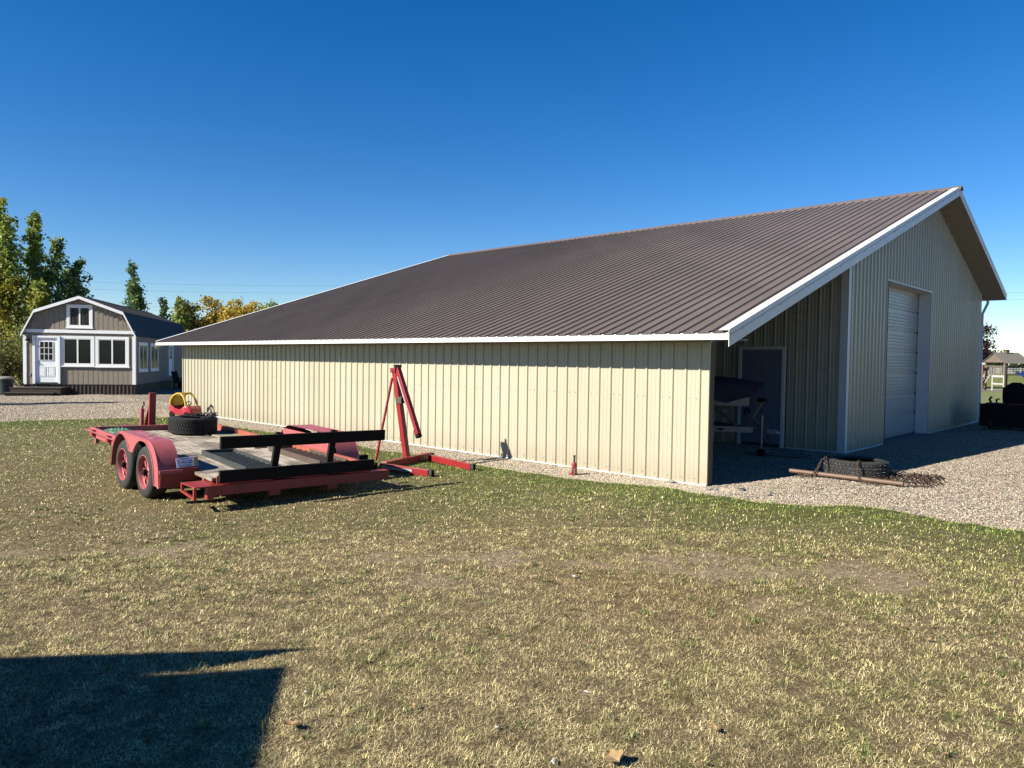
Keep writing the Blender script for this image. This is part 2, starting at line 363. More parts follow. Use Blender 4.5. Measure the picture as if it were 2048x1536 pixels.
def lawn_col(x, y, rnd):
    """colour of one blade or one point of the lawn; rnd uniform 0..1"""
    g = greenness(x, y); n = len(np.atleast_1d(x)); c = np.zeros((n, 3))
    straw = np.array([.70, .60, .32]); tanc = np.array([.43, .355, .165]); brown = np.array([.12, .082, .04]); grn = np.array([.13, .17, .03]); grn2 = np.array([.34, .345, .10])
    isg = (rnd[:, 0] < g); k = rnd[:, 1][:, None]
    dry = np.where(k < .42, straw*(.55+.8*rnd[:, 2:3]**1.5), np.where(k < .72, tanc*(.5+.9*rnd[:, 2:3]), brown*(.5+.8*rnd[:, 2:3])))
    gr = np.where(k < .6, grn*(.7+.7*rnd[:, 2:3]), grn2*(.7+.7*rnd[:, 2:3]))
    c = np.where(isg[:, None], gr, dry)
    redd = np.exp(-(((x-2.1)/1.0)**2+((y+5.0)/.6)**2)); c = c*1.06*(.45+.80*np.clip((fbm(x, y, 13, 1)-.28)*2.1, 0, 1)[:, None])*(1-redd[:, None]*.3)+np.array([.25, .10, .06])*redd[:, None]*.3
    return c
def np_mesh(name, v, faces_list, m, tint=None, dom='POINT'):
    """faces_list: arrays of shape (n,k)"""
    me = bpy.data.meshes.new(name); me.vertices.add(len(v)); me.vertices.foreach_set('co', np.asarray(v, np.float32).ravel())
    loops = np.concatenate([a.ravel() for a in faces_list]).astype(np.int32)
    tot = np.concatenate([np.full(len(a), a.shape[1]) for a in faces_list]).astype(np.int32); st = np.concatenate([[0], np.cumsum(tot)[:-1]]).astype(np.int32)
    me.loops.add(len(loops)); me.loops.foreach_set('vertex_index', loops); me.polygons.add(len(tot))
    me.polygons.foreach_set('loop_start', st); me.polygons.foreach_set('loop_total', tot); me.update(calc_edges=True)
    if tint is not None:
        a = me.color_attributes.new('tint', 'FLOAT_COLOR', dom); a.data.foreach_set('color', np.c_[tint, np.ones(len(tint))].astype(np.float32).ravel())
    me.materials.append(m); o = bpy.data.objects.new(name, me); COL.objects.link(o); return o
def grid(name, xs, ys, zf, m, colf=None, kind='structure', label=None, cat=None):
    X, Y = np.meshgrid(xs, ys); x, y = X.ravel(), Y.ravel(); v = np.c_[x, y, zf(x, y)]; nx, ny = len(xs), len(ys)
    i = (np.arange(ny-1)[:, None]*nx+np.arange(nx-1)).ravel(); fc = np.c_[i, i+1, i+1+nx, i+nx]
    o = np_mesh(name, v, [fc], m, colf(x, y) if colf else None); o.data.polygons.foreach_set('use_smooth', [True]*len(fc)); tag(o, label, cat, kind=kind); return o
# base ground to the horizon
g = MB(); n_ = 96; RG = 9000
g.v = [(0, 0, -.06)]+[(RG*math.cos(2*math.pi*i/n_), RG*math.sin(2*math.pi*i/n_), -.06) for i in range(n_)]
g.f = [(0, 1+i, 1+(i+1) % n_) for i in range(n_)]
tag(g.build('ground', M['field']), 'flat dry field grass reaching out to the horizon', 'ground', kind='structure')
# gravel yard: one slightly uneven sheet
def gz(x, y): return (fbm(x, y, .8, 1)-.5)*.012 - .006+rise(x, y)
def gravel_edge(x, y):
    zz = gz(x, y); out = np.clip(((y-32.3)+(fbm(x, y, .8, 3)-.5)*2)/.6, 0, 1); return zz*(1-out)-.1*out
xs = np.concatenate([np.arange(-62, -20, 1.2), np.arange(-20, 9, .22), np.arange(9, 40, 1.2)])
ys = np.concatenate([np.arange(-30, -6, 1.), np.arange(-6, 9, .22), np.arange(9, 35, .6)])
grid('gravel_yard', xs, ys, gravel_edge, M['gravel'], label='pale crushed gravel yard around the buildings', cat='gravel')
# lawn sheet
def lcol(x, y):
    rn = np.c_[rng.random(len(x)), rng.random(len(x)), rng.random(len(x))]
    g_ = greenness(x, y)[:, None]; b_ = bareness(x, y)[:, None]
    c = np.array([.16, .12, .065])*(1-g_)+np.array([.07, .085, .022])*g_; c = c*(.85+.3*rn[:, :1])
    return c*(1-b_)+np.array([.24, .185, .12])*b_
xs = np.concatenate([np.arange(-21, -8, .25), np.arange(-8, 9, .08), np.arange(9, 30, .6)])
ys = np.concatenate([np.arange(-30, -11, .5), np.arange(-11, .6, .08)])
grid('lawn', xs, ys, lambda x, y: np.where(y > .5, -.2, lawn_z(x, y)), M['lawn'], lcol, label='dry patchy mown lawn in front of the barn', cat='lawn')

# grass blades
def blades(name, N, dmin, dmax, pw, amin, amax, L0, L1, wf, label, lie=.55):
    uu = rng.random(N); a = 1-pw                # radial pdf ~ d^(1-pw) per distance
    e = 2-pw
    d = (dmin**e+uu*(dmax**e-dmin**e))**(1/e) if abs(e) > 1e-3 else dmin*(dmax/dmin)**uu
    th = rng.uniform(R(amin), R(amax), N)
    fx, fy = -math.sin(yaw), math.cos(yaw); rx, ry = math.cos(yaw), math.sin(yaw)
    x = CAM.x+d*(fx*np.cos(th)+rx*np.sin(th)); y = CAM.y+d*(fy*np.cos(th)+ry*np.sin(th))
    sd = sdist(x, y)+(fbm(x, y, 3, 1)-.5)*.22; ba = bareness(x, y); tuft = fbm(x, y, 9, 0)
    keep = (sd > -.02) & (rng.random(N) > ba*.93) & (tuft > .24+.12*rng.random(N)); x, y, d = x[keep], y[keep], d[keep]; n = len(x); tuft = tuft[keep]
    z = lawn_z(x, y); gr = greenness(x, y)
    az = rng.uniform(0, 2*math.pi, n); L = rng.uniform(L0, L1, n)*(.7+.8*tuft)*(.85+.35*gr); wd = np.maximum(.0019, d*wf)*rng.uniform(.7, 1.3, n)
    up = np.clip(rng.normal(.22+.25*gr, .30, n), .02, 1.0)
    dx, dy = np.cos(az), np.sin(az); px_, py_ = -dy, dx
    b0 = np.c_[x-px_*wd/2, y-py_*wd/2, z-.004]; b1 = np.c_[x+px_*wd/2, y+py_*wd/2, z-.004]
    hz = np.sqrt(np.clip(1-up**2, 0, 1))
    mx_, my_, mz = x+dx*L*.5*hz, y+dy*L*.5*hz, z+L*.5*up+.002
    m0 = np.c_[mx_-px_*wd*.4, my_-py_*wd*.4, mz]; m1 = np.c_[mx_+px_*wd*.4, my_+py_*wd*.4, mz]
    bend = rng.uniform(-.2, .5, n)*up; tp = np.c_[mx_+dx*L*.5, my_+dy*L*.5, np.maximum(mz+L*.5*(up-bend-.25), z+.003)]
    v = np.stack([b0, b1, m1, m0, tp], 1).reshape(-1, 3); i = np.arange(n)*5
    q = np.c_[i, i+1, i+2, i+3]; t_ = np.c_[i+3, i+2, i+4]
    col = lawn_col(x, y, rng.random((n, 3))); tint = np.repeat(col, 5, 0)
    tag(np_mesh(name, v, [q, t_], M['blade'], tint), label, 'grass', kind='stuff')
blades('grass', 1080000, 1.3, 7.5, 1.25, -60, 66, .017, .042, .00046, 'short dry straw and green grass blades over the near lawn')
blades('grass', 420000, 7.3, 24, 1.5, -50, 58, .018, .036, .0006, 'greener grass blades over the far side of the lawn')

def tufts(name, N, nb_, label, seed):
    g_ = np.random.default_rng(seed); d = 1.9+8*g_.random(N)**1.3; th = g_.uniform(R(-48), R(46), N); fx, fy = -math.sin(yaw), math.cos(yaw); rx, ry = math.cos(yaw), math.sin(yaw)
    cx = CAM.x+d*(fx*np.cos(th)+rx*np.sin(th)); cy = CAM.y+d*(fy*np.cos(th)+ry*np.sin(th)); w_ = .25+.75*(fbm(cx, cy, .5, 2) > .5)
    k = (sdist(cx, cy) > .1) & (g_.random(N) < w_) & (bareness(cx, cy) < .3); cx, cy, d = cx[k], cy[k], d[k]; n = len(cx); S = g_.uniform(.02, .075, n); Hh = g_.uniform(.03, .062, n); gn = g_.random(n)
    i_ = np.repeat(np.arange(n), nb_); m_ = len(i_); a_ = g_.uniform(0, 6.28, m_); q_ = np.abs(g_.normal(0, .55, m_))*S[i_]; x = cx[i_]+q_*np.cos(a_); y = cy[i_]+q_*np.sin(a_); z = lawn_z(x, y)
    L = Hh[i_]*g_.uniform(.5, 1.2, m_); az = a_+g_.normal(0, .6, m_); tilt = g_.uniform(.2, 1.1, m_); wd = np.maximum(.003, d[i_]*.0007)*g_.uniform(.7, 1.3, m_)
    dx, dy = np.cos(az), np.sin(az); px_, py_ = -dy, dx; h1 = L*.55*np.sin(tilt); v1 = L*.55*np.cos(tilt)
    b0 = np.c_[x-px_*wd/2, y-py_*wd/2, z]; b1 = np.c_[x+px_*wd/2, y+py_*wd/2, z]; mx_, my_, mz = x+dx*h1, y+dy*h1, z+v1
    m0 = np.c_[mx_-px_*wd*.4, my_-py_*wd*.4, mz]; m1 = np.c_[mx_+px_*wd*.4, my_+py_*wd*.4, mz]; tp = np.c_[mx_+dx*L*.5*np.sin(tilt+.5), my_+dy*L*.5*np.sin(tilt+.5), np.maximum(z+.004, mz+L*.5*np.cos(tilt+.5))]
    v = np.stack([b0, b1, m1, m0, tp], 1).reshape(-1, 3); i = np.arange(m_)*5; kk = g_.random((m_, 1)); G1 = np.array([.07, .105, .02])*(.6+.9*kk); S1 = np.array([.46, .39, .20])*(.5+.7*kk)
    c = np.where((gn[i_] < .68)[:, None], G1, S1); c = np.where(g_.random((m_, 1)) < .2, S1, c)
    tag(np_mesh(name, v, [np.c_[i, i+1, i+2, i+3], np.c_[i+3, i+2, i+4]], M['blade'], np.repeat(c, 5, 0)), label, 'grass', kind='stuff')
tufts('grass', 1500, 24, 'scattered tufts of longer darker grass on the near lawn', 77)

# pebbles
def pebbles(name, N, fn, smin, smax, label):
    x, y = fn(N); n = len(x); s = rng.uniform(smin, smax, n)**1.0; base = np.array([(-1, 0, 0), (1, 0, 0), (0, -1, 0), (0, 1, 0), (0, 0, -.7), (0, 0, .75)])
    v = base[None]*(1+rng.uniform(-.35, .35, (n, 6, 3)))*s[:, None, None]*np.array([1, .8, .6]); a = rng.uniform(0, 6.28, n); ca, sa = np.cos(a)[:, None], np.sin(a)[:, None]
    X = v[:, :, 0]*ca-v[:, :, 1]*sa; Y = v[:, :, 0]*sa+v[:, :, 1]*ca; V = np.stack([X+x[:, None], Y+y[:, None], v[:, :, 2]+(gz(x, y)+s*.25)[:, None]], 2).reshape(-1, 3)
    fb = np.array([(1, 3, 5), (3, 0, 5), (0, 2, 5), (2, 1, 5), (3, 1, 4), (0, 3, 4), (2, 0, 4), (1, 2, 4)]); fc = (np.arange(n)[:, None, None]*6+fb).reshape(-1, 3)
    k = rng.random((n, 1)); c = np.array([.375, .32, .245])*(.38+.85*k)+rng.normal(0, .018, (n, 3))*np.array([1.3, 1, .8]); c = np.clip(c, .04, .75)
    tag(np_mesh(name, V, [fc], M['pebble'], np.repeat(c, 6, 0)), label, 'gravel', kind='stuff')
def in_strip(N):
    x = -18.5*rng.random(N)**1.5+.5; y = rng.uniform(-1.25, -.03, N); k = sdist(x, y) < .04*rng.random(N); return x[k], y[k]
def in_yard(N):
    d = 8+15*rng.random(N)**1.25; th = rng.uniform(R(4), R(47), N); fx, fy = -math.sin(yaw), math.cos(yaw); rx, ry = math.cos(yaw), math.sin(yaw)
    x = CAM.x+d*(fx*np.cos(th)+rx*np.sin(th)); y = CAM.y+d*(fy*np.cos(th)+ry*np.sin(th))
    k = (sdist(x, y) < .03) & (y > -1) & ~((x < .02) & (y > 5.6)); return x[k], y[k]
def in_far(N):
    x = rng.uniform(-31, -17, N); y = rng.uniform(-7, 1.5, N); k = sdist(x, y) < 0; return x[k], y[k]
pebbles('gravel_stones', 46000, in_strip, .008, .019, 'loose drainage stones along the foot of the long barn wall')
pebbles('gravel_stones', 150000, in_yard, .006, .016, 'loose crushed stones on the driveway beside the gable end')
pebbles('gravel_stones', 70000, in_far, .012, .028, 'loose stones on the gravel in front of the small cabin')

# ================================================================== BARN
L = 18.37; OV = .61; OY = .605; ZE = 2.126; ZT = 2.235; Y1 = 5.678; Y2 = 17.93; YR = 11.79; ZR = 6.372
SL = (ZR-ZT)/(YR+OY); Y3 = Y2+.55; SL2 = SL*1.0
def rz_(y): return ZT+(y+OY)*SL if y <= YR else ZR-(y-YR)*SL2
barn = thing('metal_barn', 'long tan metal barn with brown ribbed roof, white trim and open lean-to', 'barn')
V = Vector; X_, Y_, Z_ = V((1, 0, 0)), V((0, 1, 0)), V((0, 0, 1))
mb = ribbed(MB(), L, (0, 0, 0), (-1, 0, 0), (0, -1, 0), lambda x: V((0, 0, .0)), lambda x: V((0, 0, ZE)))
mb.box((-L, .006, 0), (0, .03, ZE-.01)); side_wall = mb.build('wall', M['tan'], barn)
mb = MB(); GX = 0
# gable wall with door opening (Y 8.19..11.857, z 3.72)
DA, DB, DZ = 8.188, 11.857, 3.72
for (a, b_, lowz) in ((Y1, DA, 0), (DA, DB, DZ), (DB, Y2, 0)):
    ribbed(mb, b_-a, (GX, a, 0), Y_, X_, lambda x: V((0, 0, lowz)), lambda x, a=a: V((0, 0, rz_(a+x)-.06)), start=(.15-a) % .2286, h=.03, bw=.075, tw=.03)
mb.build('wall', M['tan'], barn)['label'] = 'shaded ribbed gable wall'
mb = ribbed(MB(), L-2.34, (-2.34, Y1, 0), (-1, 0, 0), (0, -1, 0), lambda x: V((0, 0, 0)), lambda x: V((0, 0, rz_(Y1)-.03)), start=.1)
ribbed(mb, 1.21, (0, Y1, 0), (-1, 0, 0), (0, -1, 0), lambda x: V((0, 0, 0)), lambda x: V((0, 0, rz_(Y1)-.03)), start=.1)
ribbed(mb, 1.13, (-1.21, Y1, 0), (-1, 0, 0), (0, -1, 0), lambda x: V((0, 0, 2.18)), lambda x: V((0, 0, rz_(Y1)-.03)), start=.06)
mb.build('wall', M['tan'], barn)['label'] = 'dark inner wall of the lean-to'
mb = ribbed(MB(), Y2, (-L, 0, 0), (0, 1, 0), (-1, 0, 0), lambda x: V((0, 0, 0)), lambda x: V((0, 0, rz_(x)-.06)))
mb.box((-L, Y2-.02, 0), (-.02, Y2, rz_(Y2)-.1)); mb.build('wall', M['tan'], barn)
# strip of siding over the lean-to opening
mb = ribbed(MB(), Y1-.05, (0, .03, 0), Y_, X_, lambda x: V((0, 0, rz_(.03+x)-.34)), lambda x: V((0, 0, rz_(.03+x)-.05)))
mb.build('header_strip', M['tan'], barn)
# roof
sl = math.hypot(YR+OY, ZR-ZT)
nrm = V((0, -SL, 1)).normalized(); nrm2 = V((0, SL2, 1)).normalized()
def roof_half(p0, dx, n, run):
    mb = MB(); ribbed(mb, L+2*OV, p0, dx, n, lambda x: V((0, 0, 0)), lambda x: run, h=.027, bw=.058, tw=.03, start=.12); return mb
run1 = V((0, YR+OY+.03, SL*(YR+OY+.03))); rf = roof_half((-L-OV, -OY-.03, ZT-.005-.03*SL), X_, nrm, run1)
run2 = V((0, -(Y3-YR), (Y3-YR)*SL2)); ribbed(rf, L+2*OV, (-L-OV, Y3, ZR-(Y3-YR)*SL2), X_, nrm2, lambda x: V((0, 0, 0)), lambda x: run2, h=.027, bw=.058, tw=.03, start=.12)
rf.build('roof', M['roofmetal'], barn)
# underside sheathing so the roof has thickness
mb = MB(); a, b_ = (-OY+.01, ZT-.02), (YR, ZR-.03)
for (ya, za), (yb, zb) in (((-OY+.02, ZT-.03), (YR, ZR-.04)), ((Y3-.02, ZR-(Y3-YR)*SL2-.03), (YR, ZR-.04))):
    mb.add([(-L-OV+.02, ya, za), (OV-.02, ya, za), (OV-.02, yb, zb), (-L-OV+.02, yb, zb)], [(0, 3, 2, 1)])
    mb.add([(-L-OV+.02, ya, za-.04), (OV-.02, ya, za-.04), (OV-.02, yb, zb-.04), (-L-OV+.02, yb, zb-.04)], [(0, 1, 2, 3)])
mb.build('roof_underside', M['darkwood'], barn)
# ridge cap
mb = MB(); mb.prism([(-.16, -.055*1.0), (0, .035), (.16, -.055), (.16, -.07), (0, .02), (-.16, -.07)], L+2*OV+.1, T_((-L-OV-.05, YR, ZR+.02)) @ Matrix(((0, 0, 1, 0), (1, 0, 0, 0), (0, 1, 0, 0), (0, 0, 0, 1))))
mb.build('ridge_cap', M['roofmetal'], barn)
# fascia along the eaves
mb = MB(); mb.box((-L-OV, -OY-.012, ZE), (OV, -OY+.012, ZT-.012)); mb.build('fascia', M['white'], barn, bevel=.003)
z3 = ZR-(Y3-YR)*SL2
mb = MB(); mb.box((-L-OV, Y3-.012, z3-.17), (OV, Y3+.012, z3-.012)); mb.build('fascia', M['white'], barn, bevel=.003)
mb = MB(); mb.box((-L-OV+.02, -OY+.014, ZE+.006), (OV-.02, -.0, ZE+.018)); mb.build('soffit', M['soffit'], barn)
# gable-end soffit below the far slope, with fine grooves
mb = MB(); n_ = 46
for i in range(n_):
    ya, yb = YR+.05+(Y3-YR-.08)*i/n_, YR+.05+(Y3-YR-.08)*(i+1)/n_-.012
    mb.add([(0.02, ya, rz_(ya)-.175), (OV-.015, ya, rz_(ya)-.175), (OV-.015, yb, rz_(yb)-.175), (0.02, yb, rz_(yb)-.175), (0.02, ya, rz_(ya)-.16), (OV-.015, ya, rz_(ya)-.16), (OV-.015, yb, rz_(yb)-.16), (0.02, yb, rz_(yb)-.16)],
           [(0, 3, 2, 1), (4, 5, 6, 7), (0, 1, 5, 4), (2, 3, 7, 6)])
mb.build('soffit', M['soffit'], barn)
mb = MB(); mb.add([(0.02, Y1, rz_(Y1)-.175), (OV-.015, Y1, rz_(Y1)-.175), (OV-.015, YR, rz_(YR)-.175), (0.02, YR, rz_(YR)-.175)], [(0, 3, 2, 1)])
mb.build('soffit', M['soffit'], barn)
# rake trims: vertical face and a flange on top of the roof
def rake(x_out, sgn):
    for (ya, yb) in ((-OY-.015, YR), (YR, Y3+.015)):
        mb = MB(); za, zb = rz_(ya), rz_(yb)
        prof = [(0, -.20), (0, .032), (-.15*sgn, .032), (-.15*sgn, .026), (-.008*sgn, .026), (-.008*sgn, -.20)]
        if yb > YR: prof = [(0, -.18), (0, .032), (-.10*sgn, .032), (-.10*sgn, .026), (-.008*sgn, .026), (-.008*sgn, -.18)]
        n = len(prof); vs_ = [(x_out+p[0], ya, za+p[1]) for p in prof]+[(x_out+p[0], yb, zb+p[1]) for p in prof]
        mb.add(vs_, [tuple(range(n)), tuple(reversed(range(n, 2*n)))]+[(i, i+n, (i+1) % n+n, (i+1) % n) for i in range(n)])
        o = mb.build('rake_trim', M['white'], barn)
        # folded crease line and lap joints
        mc = MB(); xo = x_out+.001*sgn
        mc.add([(xo, ya, za-.045), (xo+.003*sgn, ya, za-.05), (xo, ya, za-.055), (xo, yb, zb-.045), (xo+.003*sgn, yb, zb-.05), (xo, yb, zb-.055)], [(0, 1, 4, 3), (1, 2, 5, 4)])
        s_ = ya+.4
        while s_ < yb:
            mc.box((xo, s_, rz_(s_)-.19), (xo+.002*sgn, s_+.04, rz_(s_)+.02)) if False else mc.box((xo, s_, rz_(s_)-.075), (xo+.006*sgn, s_+.012, rz_(s_)-.063))
            s_ += .61
        mc.build('crease', M['galv'], o)
rake(OV, 1); rake(-L-OV, -1)
# corner trims
mb = MB(); mb.box((.021, Y1-.035, 0), (.026, Y1+.10, rz_(Y1)-.2)); mb.box((-.13, Y1-.030, 0), (.021, Y1-.025, rz_(Y1)-.2)); mb.build('corner_trim', M['galv'] if 0 else M['white'], barn)
mb = MB(); mb.box((.021, Y2-.10, 0), (.026, Y2+.03, rz_(Y2)-.1)); mb.box((-.1, Y2+.025, 0), (.021, Y2+.03, rz_(Y2)-.1)); mb.build('corner_trim', M['white'], barn)
mb = MB(); mb.box((-L-.026, -.024, 0), (-L+.02, -.020, ZE)); mb.build('corner_trim', M['tan'], barn)
mb = MB(); mb.box((-L, -.032, 0.0), (0, -.001, .016)); mb.build('base_trim', M['white'], barn)
mb = MB(); MB().box((.001, Y1, 0.0), (.033, DA-.05, .03)).build('base_trim', M['white'], barn); MB().box((.001, DB+.05, 0), (.033, Y2, .03)).build('base_trim', M['white'], barn); MB().box((-1.2, Y1-.026, 0), (0, Y1-.001, .03)).build('base_trim', M['white'], barn)
# posts of the lean-to
mb = MB(); mb.box((-.14, .032, -.02), (-.004, .17, ZE+.14)); mb.build('post', M['post'], barn, bevel=.004)
for xp in (-3, -6, -9.2, -12.3, -15.4):
    mb = MB(); mb.box((xp-.07, .032, -.02), (xp+.07, .17, ZE+.1)); mb.build('post', M['post'], barn)
# purlins under lean-to roof and wall girts
mb = MB()
for k in range(9):
    y = .2+k*.62; mb.box((-L+.1, y, rz_(y)-.18), (-.02, y+.04, rz_(y)-.075))
for z in (.5, 1.15, 1.8): mb.box((-L+.1, .032, z), (-.15, .07, z+.14))
mb.build('purlin', M['post'], barn)
# screws on the long wall
mb = MB()
for z in (.09, 1.28, 1.93):
    x = .15
    while x < L:
        for dx in (.05, ) if z != 1.28 else (.045, .165):
            mb.add([(-x-dx-.009, -.0045, z), (-x-dx, -.013, z), (-x-dx+.009, -.0045, z), (-x-dx, -.0045, z+.009), (-x-dx, -.0045, z-.009)], [(0, 1, 3), (1, 2, 3), (0, 4, 1), (1, 4, 2)])
        x += .2286*(1 if z != 1.28 else 2)
mb.build('screws', M['screw'], barn)['kind'] = 'stuff'
# overhead door, recessed
dx_ = -.28; mb = MB(); z = .02; sec = (DZ-.02)/7; pts = []
while z < DZ-.01:
    k = 0
    pts += [(z, -.03), (z+.016, -.03), (z+.018, 0), (z+.05, 0), (z+.054, -.014), (z+.062, -.014), (z+.066, 0)]
    q = z+.09
    while q < z+sec-.06:
        pts += [(q, 0), (q+.010, .012), (q+.022, .012), (q+.030, 0)]; q += .078
    pts += [(z+sec-.003, 0)]; z += sec
o_ = len(mb.v)
for (z, h) in pts: mb.v += [(dx_+h, DA+.03, z), (dx_+h, DB-.03, z)]
for i in range(len(pts)-1): mb.f.append((o_+2*i, o_+2*i+1, o_+2*i+3, o_+2*i+2))
od = mb.build('overhead_door', M['whitedoor'], barn)
for i in range(7): MB().box((dx_+.006, DB-.09, .0+i*sec), (dx_+.018, DB-.05, .06+i*sec)).build('hinge', M['black'], od)
mb = MB(); mb.box((dx_-.02, DB, 0), (.03, DB+.004, DZ)); mb.box((dx_-.02, DA-.004, 0), (.03, DA, DZ)); mb.box((dx_-.02, DA-.003, DZ), (.03, DB+.003, DZ+.005))
mb.box((.022, DB, 0), (.03, DB+.045, DZ+.045)); mb.box((.022, DA, DZ), (.03, DB, DZ+.045))
mb.build('door_frame', M['white'], od)
mb = MB(); mb.box((dx_+.015, DB-.045, .0), (dx_+.022, DB-.002, DZ-.01)); mb.build('door_seal', M['white'], od)
MB().box((.0, DA-.03, .0), (.033, DA+.012, DZ)).build('dark_gap_strip', M['black'], od)  # black strip stands in for the dark gap at the near jamb
mb = MB()
for k in range(18): mb.box((dx_+.0222, DB-.028, .15+k*.2), (dx_+.026, DB-.020, .158+k*.2))
mb.build('screws', M['black'], od)['kind'] = 'stuff'
mb = MB(); mb.box((dx_-.3, DA, -.03), (.12, DB, .006)); mb.build('door_sill', M['concrete'], barn)
mb = MB(); mb.box((-.9, DA-.5, 0), (-.88, DB+.5, DZ+.4)); mb.build('back_panel', M['darkwood'], barn)
# entry door in the lean-to
def panel_door(parent, mtx, w_, h, mdoor, name='entry_door', six=True, lite=False):
    mb = MB(); mb.box((0, 0, 0), (w_, .04, h), mtx)
    d = mb.build(name, mdoor, parent, bevel=.003); mb = MB()
    def pan(x0, x1, z0, z1):
        for (a, b_) in (((x0, z0), (x1, z0+.018)), ((x0, z1-.018), (x1, z1)), ((x0, z0+.018), (x0+.018, z1-.018)), ((x1-.018, z0+.018), (x1, z1-.018))):
            mb.box((a[0], -.010, a[1]), (b_[0], .001, b_[1]), mtx)
        mb.box((x0+.045, -.008, z0+.045), (x1-.045, .001, z1-.045), mtx)
    xs_ = ((.12*w_, .46*w_), (.54*w_, .88*w_))
    for a, b_ in xs_:
        if six:
            pan(a, b_, .12*h, .37*h); pan(a, b_, .44*h, .76*h); pan(a, b_, .81*h, .93*h)
        else: pan(a, b_, .13*h, .36*h)
    mb.build('moulding', mdoor, d); mb = MB(); k = V((.93*w_ if not lite else .07*w_, -.045, .46*h))
    mb.lathe([(0, -.02), (.022, -.016), (.028, 0), (.022, .016), (.008, .02), (.008, .045), (.03, .05), (.03, .054), (0, .054)], 12, mtx @ T_(k) @ rotx(R(-90)))
    mb.build('door_knob', M['galv'], d, smooth=True); return d
em = T_((-2.225, Y1-.03, .06)); ed = panel_door(barn, em, .91, 2.05, M['entrydoor'])
mb = MB()
for a, b_ in (((-2.30, 0), (-2.23, 2.18)), ((-1.31, 0), (-1.24, 2.18)), ((-2.23, 2.115), (-1.31, 2.18))): mb.box((a[0], Y1-.06, a[1]), (b_[0], Y1+.03, b_[1]))
mb.build('door_frame', M['white'], ed, bevel=.003)
# downspout
mb = MB(); zz = rz_(Y2)-.12
mb.tube([(.10, Y3-.03, z3-.16), (.10, Y3-.03, z3-.26), (.06, Y2+.2, z3-.52), (.04, Y2+.09, z3-.64), (.04, Y2+.09, .12)], .04, 10)
mb.build('downspout', M['white'], barn, smooth=True)
# foundation edge
mb = MB(); mb.box((-L+.05, Y1+.05, -.05), (-.03, Y2-.05, .01)); mb.build('floor_slab', M['concrete'], barn)

# ================================================================== GAMBREL CABIN
HYAW = R(32.674); hm = Matrix.Translation((-32.428, -1.137, -.04)) @ rotz(R(90)-HYAW)
HW, HWZ, HKZ, HKX, HPZ, HL = 4.49, 2.806, 3.75, .491, 4.37, 13.0; SK = .496
cab = thing('gambrel_cabin', 'taupe gambrel-roofed cabin with white trim and brown skirting', 'cabin', mtx=hm)
def grooved(mb, L_, p0, dx, dn, z0f, z1f, step=.203):
    pts = [(0, 0)]; x = step*.6
    while x < L_:
        pts += [(x-.012, 0), (x-.008, -.009), (x+.008, -.009), (x+.012, 0)]; x += step
    pts.append((L_, 0)); pts = [p for p in pts if p[0] <= L_]; o = len(mb.v)
    for x, h in pts:
        b_ = V(p0)+V(dx)*x+V(dn)*h; mb.v.append(tuple(b_+V((0, 0, z0f(x))))); mb.v.append(tuple(b_+V((0, 0, z1f(x)))))
    for i in range(len(pts)-1): mb.f.append((o+2*i, o+2*i+2, o+2*i+3, o+2*i+1))
def gprof(a):
    a = min(a, HW-a)
    return HWZ+(HKZ-HWZ)*a/HKX if a < HKX else HKZ+(HPZ-HKZ)*(a-HKX)/(HW/2-HKX)
mb = MB(); segs = [0, .479, 1.332, HW]
grooved(mb, HW, (0, 0, 0), X_, (0, -1, 0), lambda a: SK, lambda a: HWZ)
for a0, a1 in ((0, HKX), (HKX, HW/2), (HW/2, HW-HKX), (HW-HKX, HW)):
    grooved(mb, a1-a0, (a0, -.012, 0), X_, (0, -1, 0), lambda a: HWZ, lambda a, a0=a0: max(HWZ+.01, gprof(a0+a)-.02))
mb.build('wall', M['taupe'], cab)
mb = MB(); grooved(mb, HL, (HW, 0, 0), Y_, X_, lambda a: SK, lambda a: HWZ)
grooved(mb, HL, (0, HL, 0), (0, -1, 0), (-1, 0, 0), lambda a: SK, lambda a: HWZ); mb.box((0, HL-.02, SK), (HW, HL, HWZ)); mb.build('wall', M['taupe'], cab)
# roof: five-point section with thickness and ribs
RO = .17
pr = [(-.06, HWZ-.10), (HKX-.03, HKZ+.03), (HW/2, HPZ+.07), (HW-HKX+.03, HKZ+.03), (HW+.06, HWZ-.10)]
mb = MB()
for i in range(4):
    (xa, za), (xb, zb) = pr[i], pr[i+1]; d = V((xb-xa, 0, zb-za)); n = V((-(zb-za), 0, xb-xa)).normalized()
    if n.z < 0 and i in (1, 2): n = -n
    if i == 0 or i == 3: n = V((-1 if i == 0 else 1, 0, .5)).normalized()
    ribbed(mb, HL+2*RO, (xa, -RO, za), Y_, n, lambda x: V((0, 0, 0)), lambda x, d=d: d, h=.02, bw=.05, tw=.02)
    q = -n*.03; mb.add([(xa+q.x, -RO, za+q.z), (xb+q.x, -RO, zb+q.z), (xb+q.x, HL+RO, zb+q.z), (xa+q.x, HL+RO, za+q.z)], [(0, 1, 2, 3)])
hroof = mb.build('roof', M['darkroof'], cab)
mb = MB(); mb.prism([(-.12, -.04), (0, .0), (.12, -.04), (.12, -.055), (0, -.015), (-.12, -.055)], HL+2*RO, T_((HW/2, -RO, HPZ+.11)) @ Matrix(((1, 0, 0, 0), (0, 0, 1, 0), (0, 1, 0, 0), (0, 0, 0, 1)))); mb.build('ridge_cap', M['darkroof'], hroof)
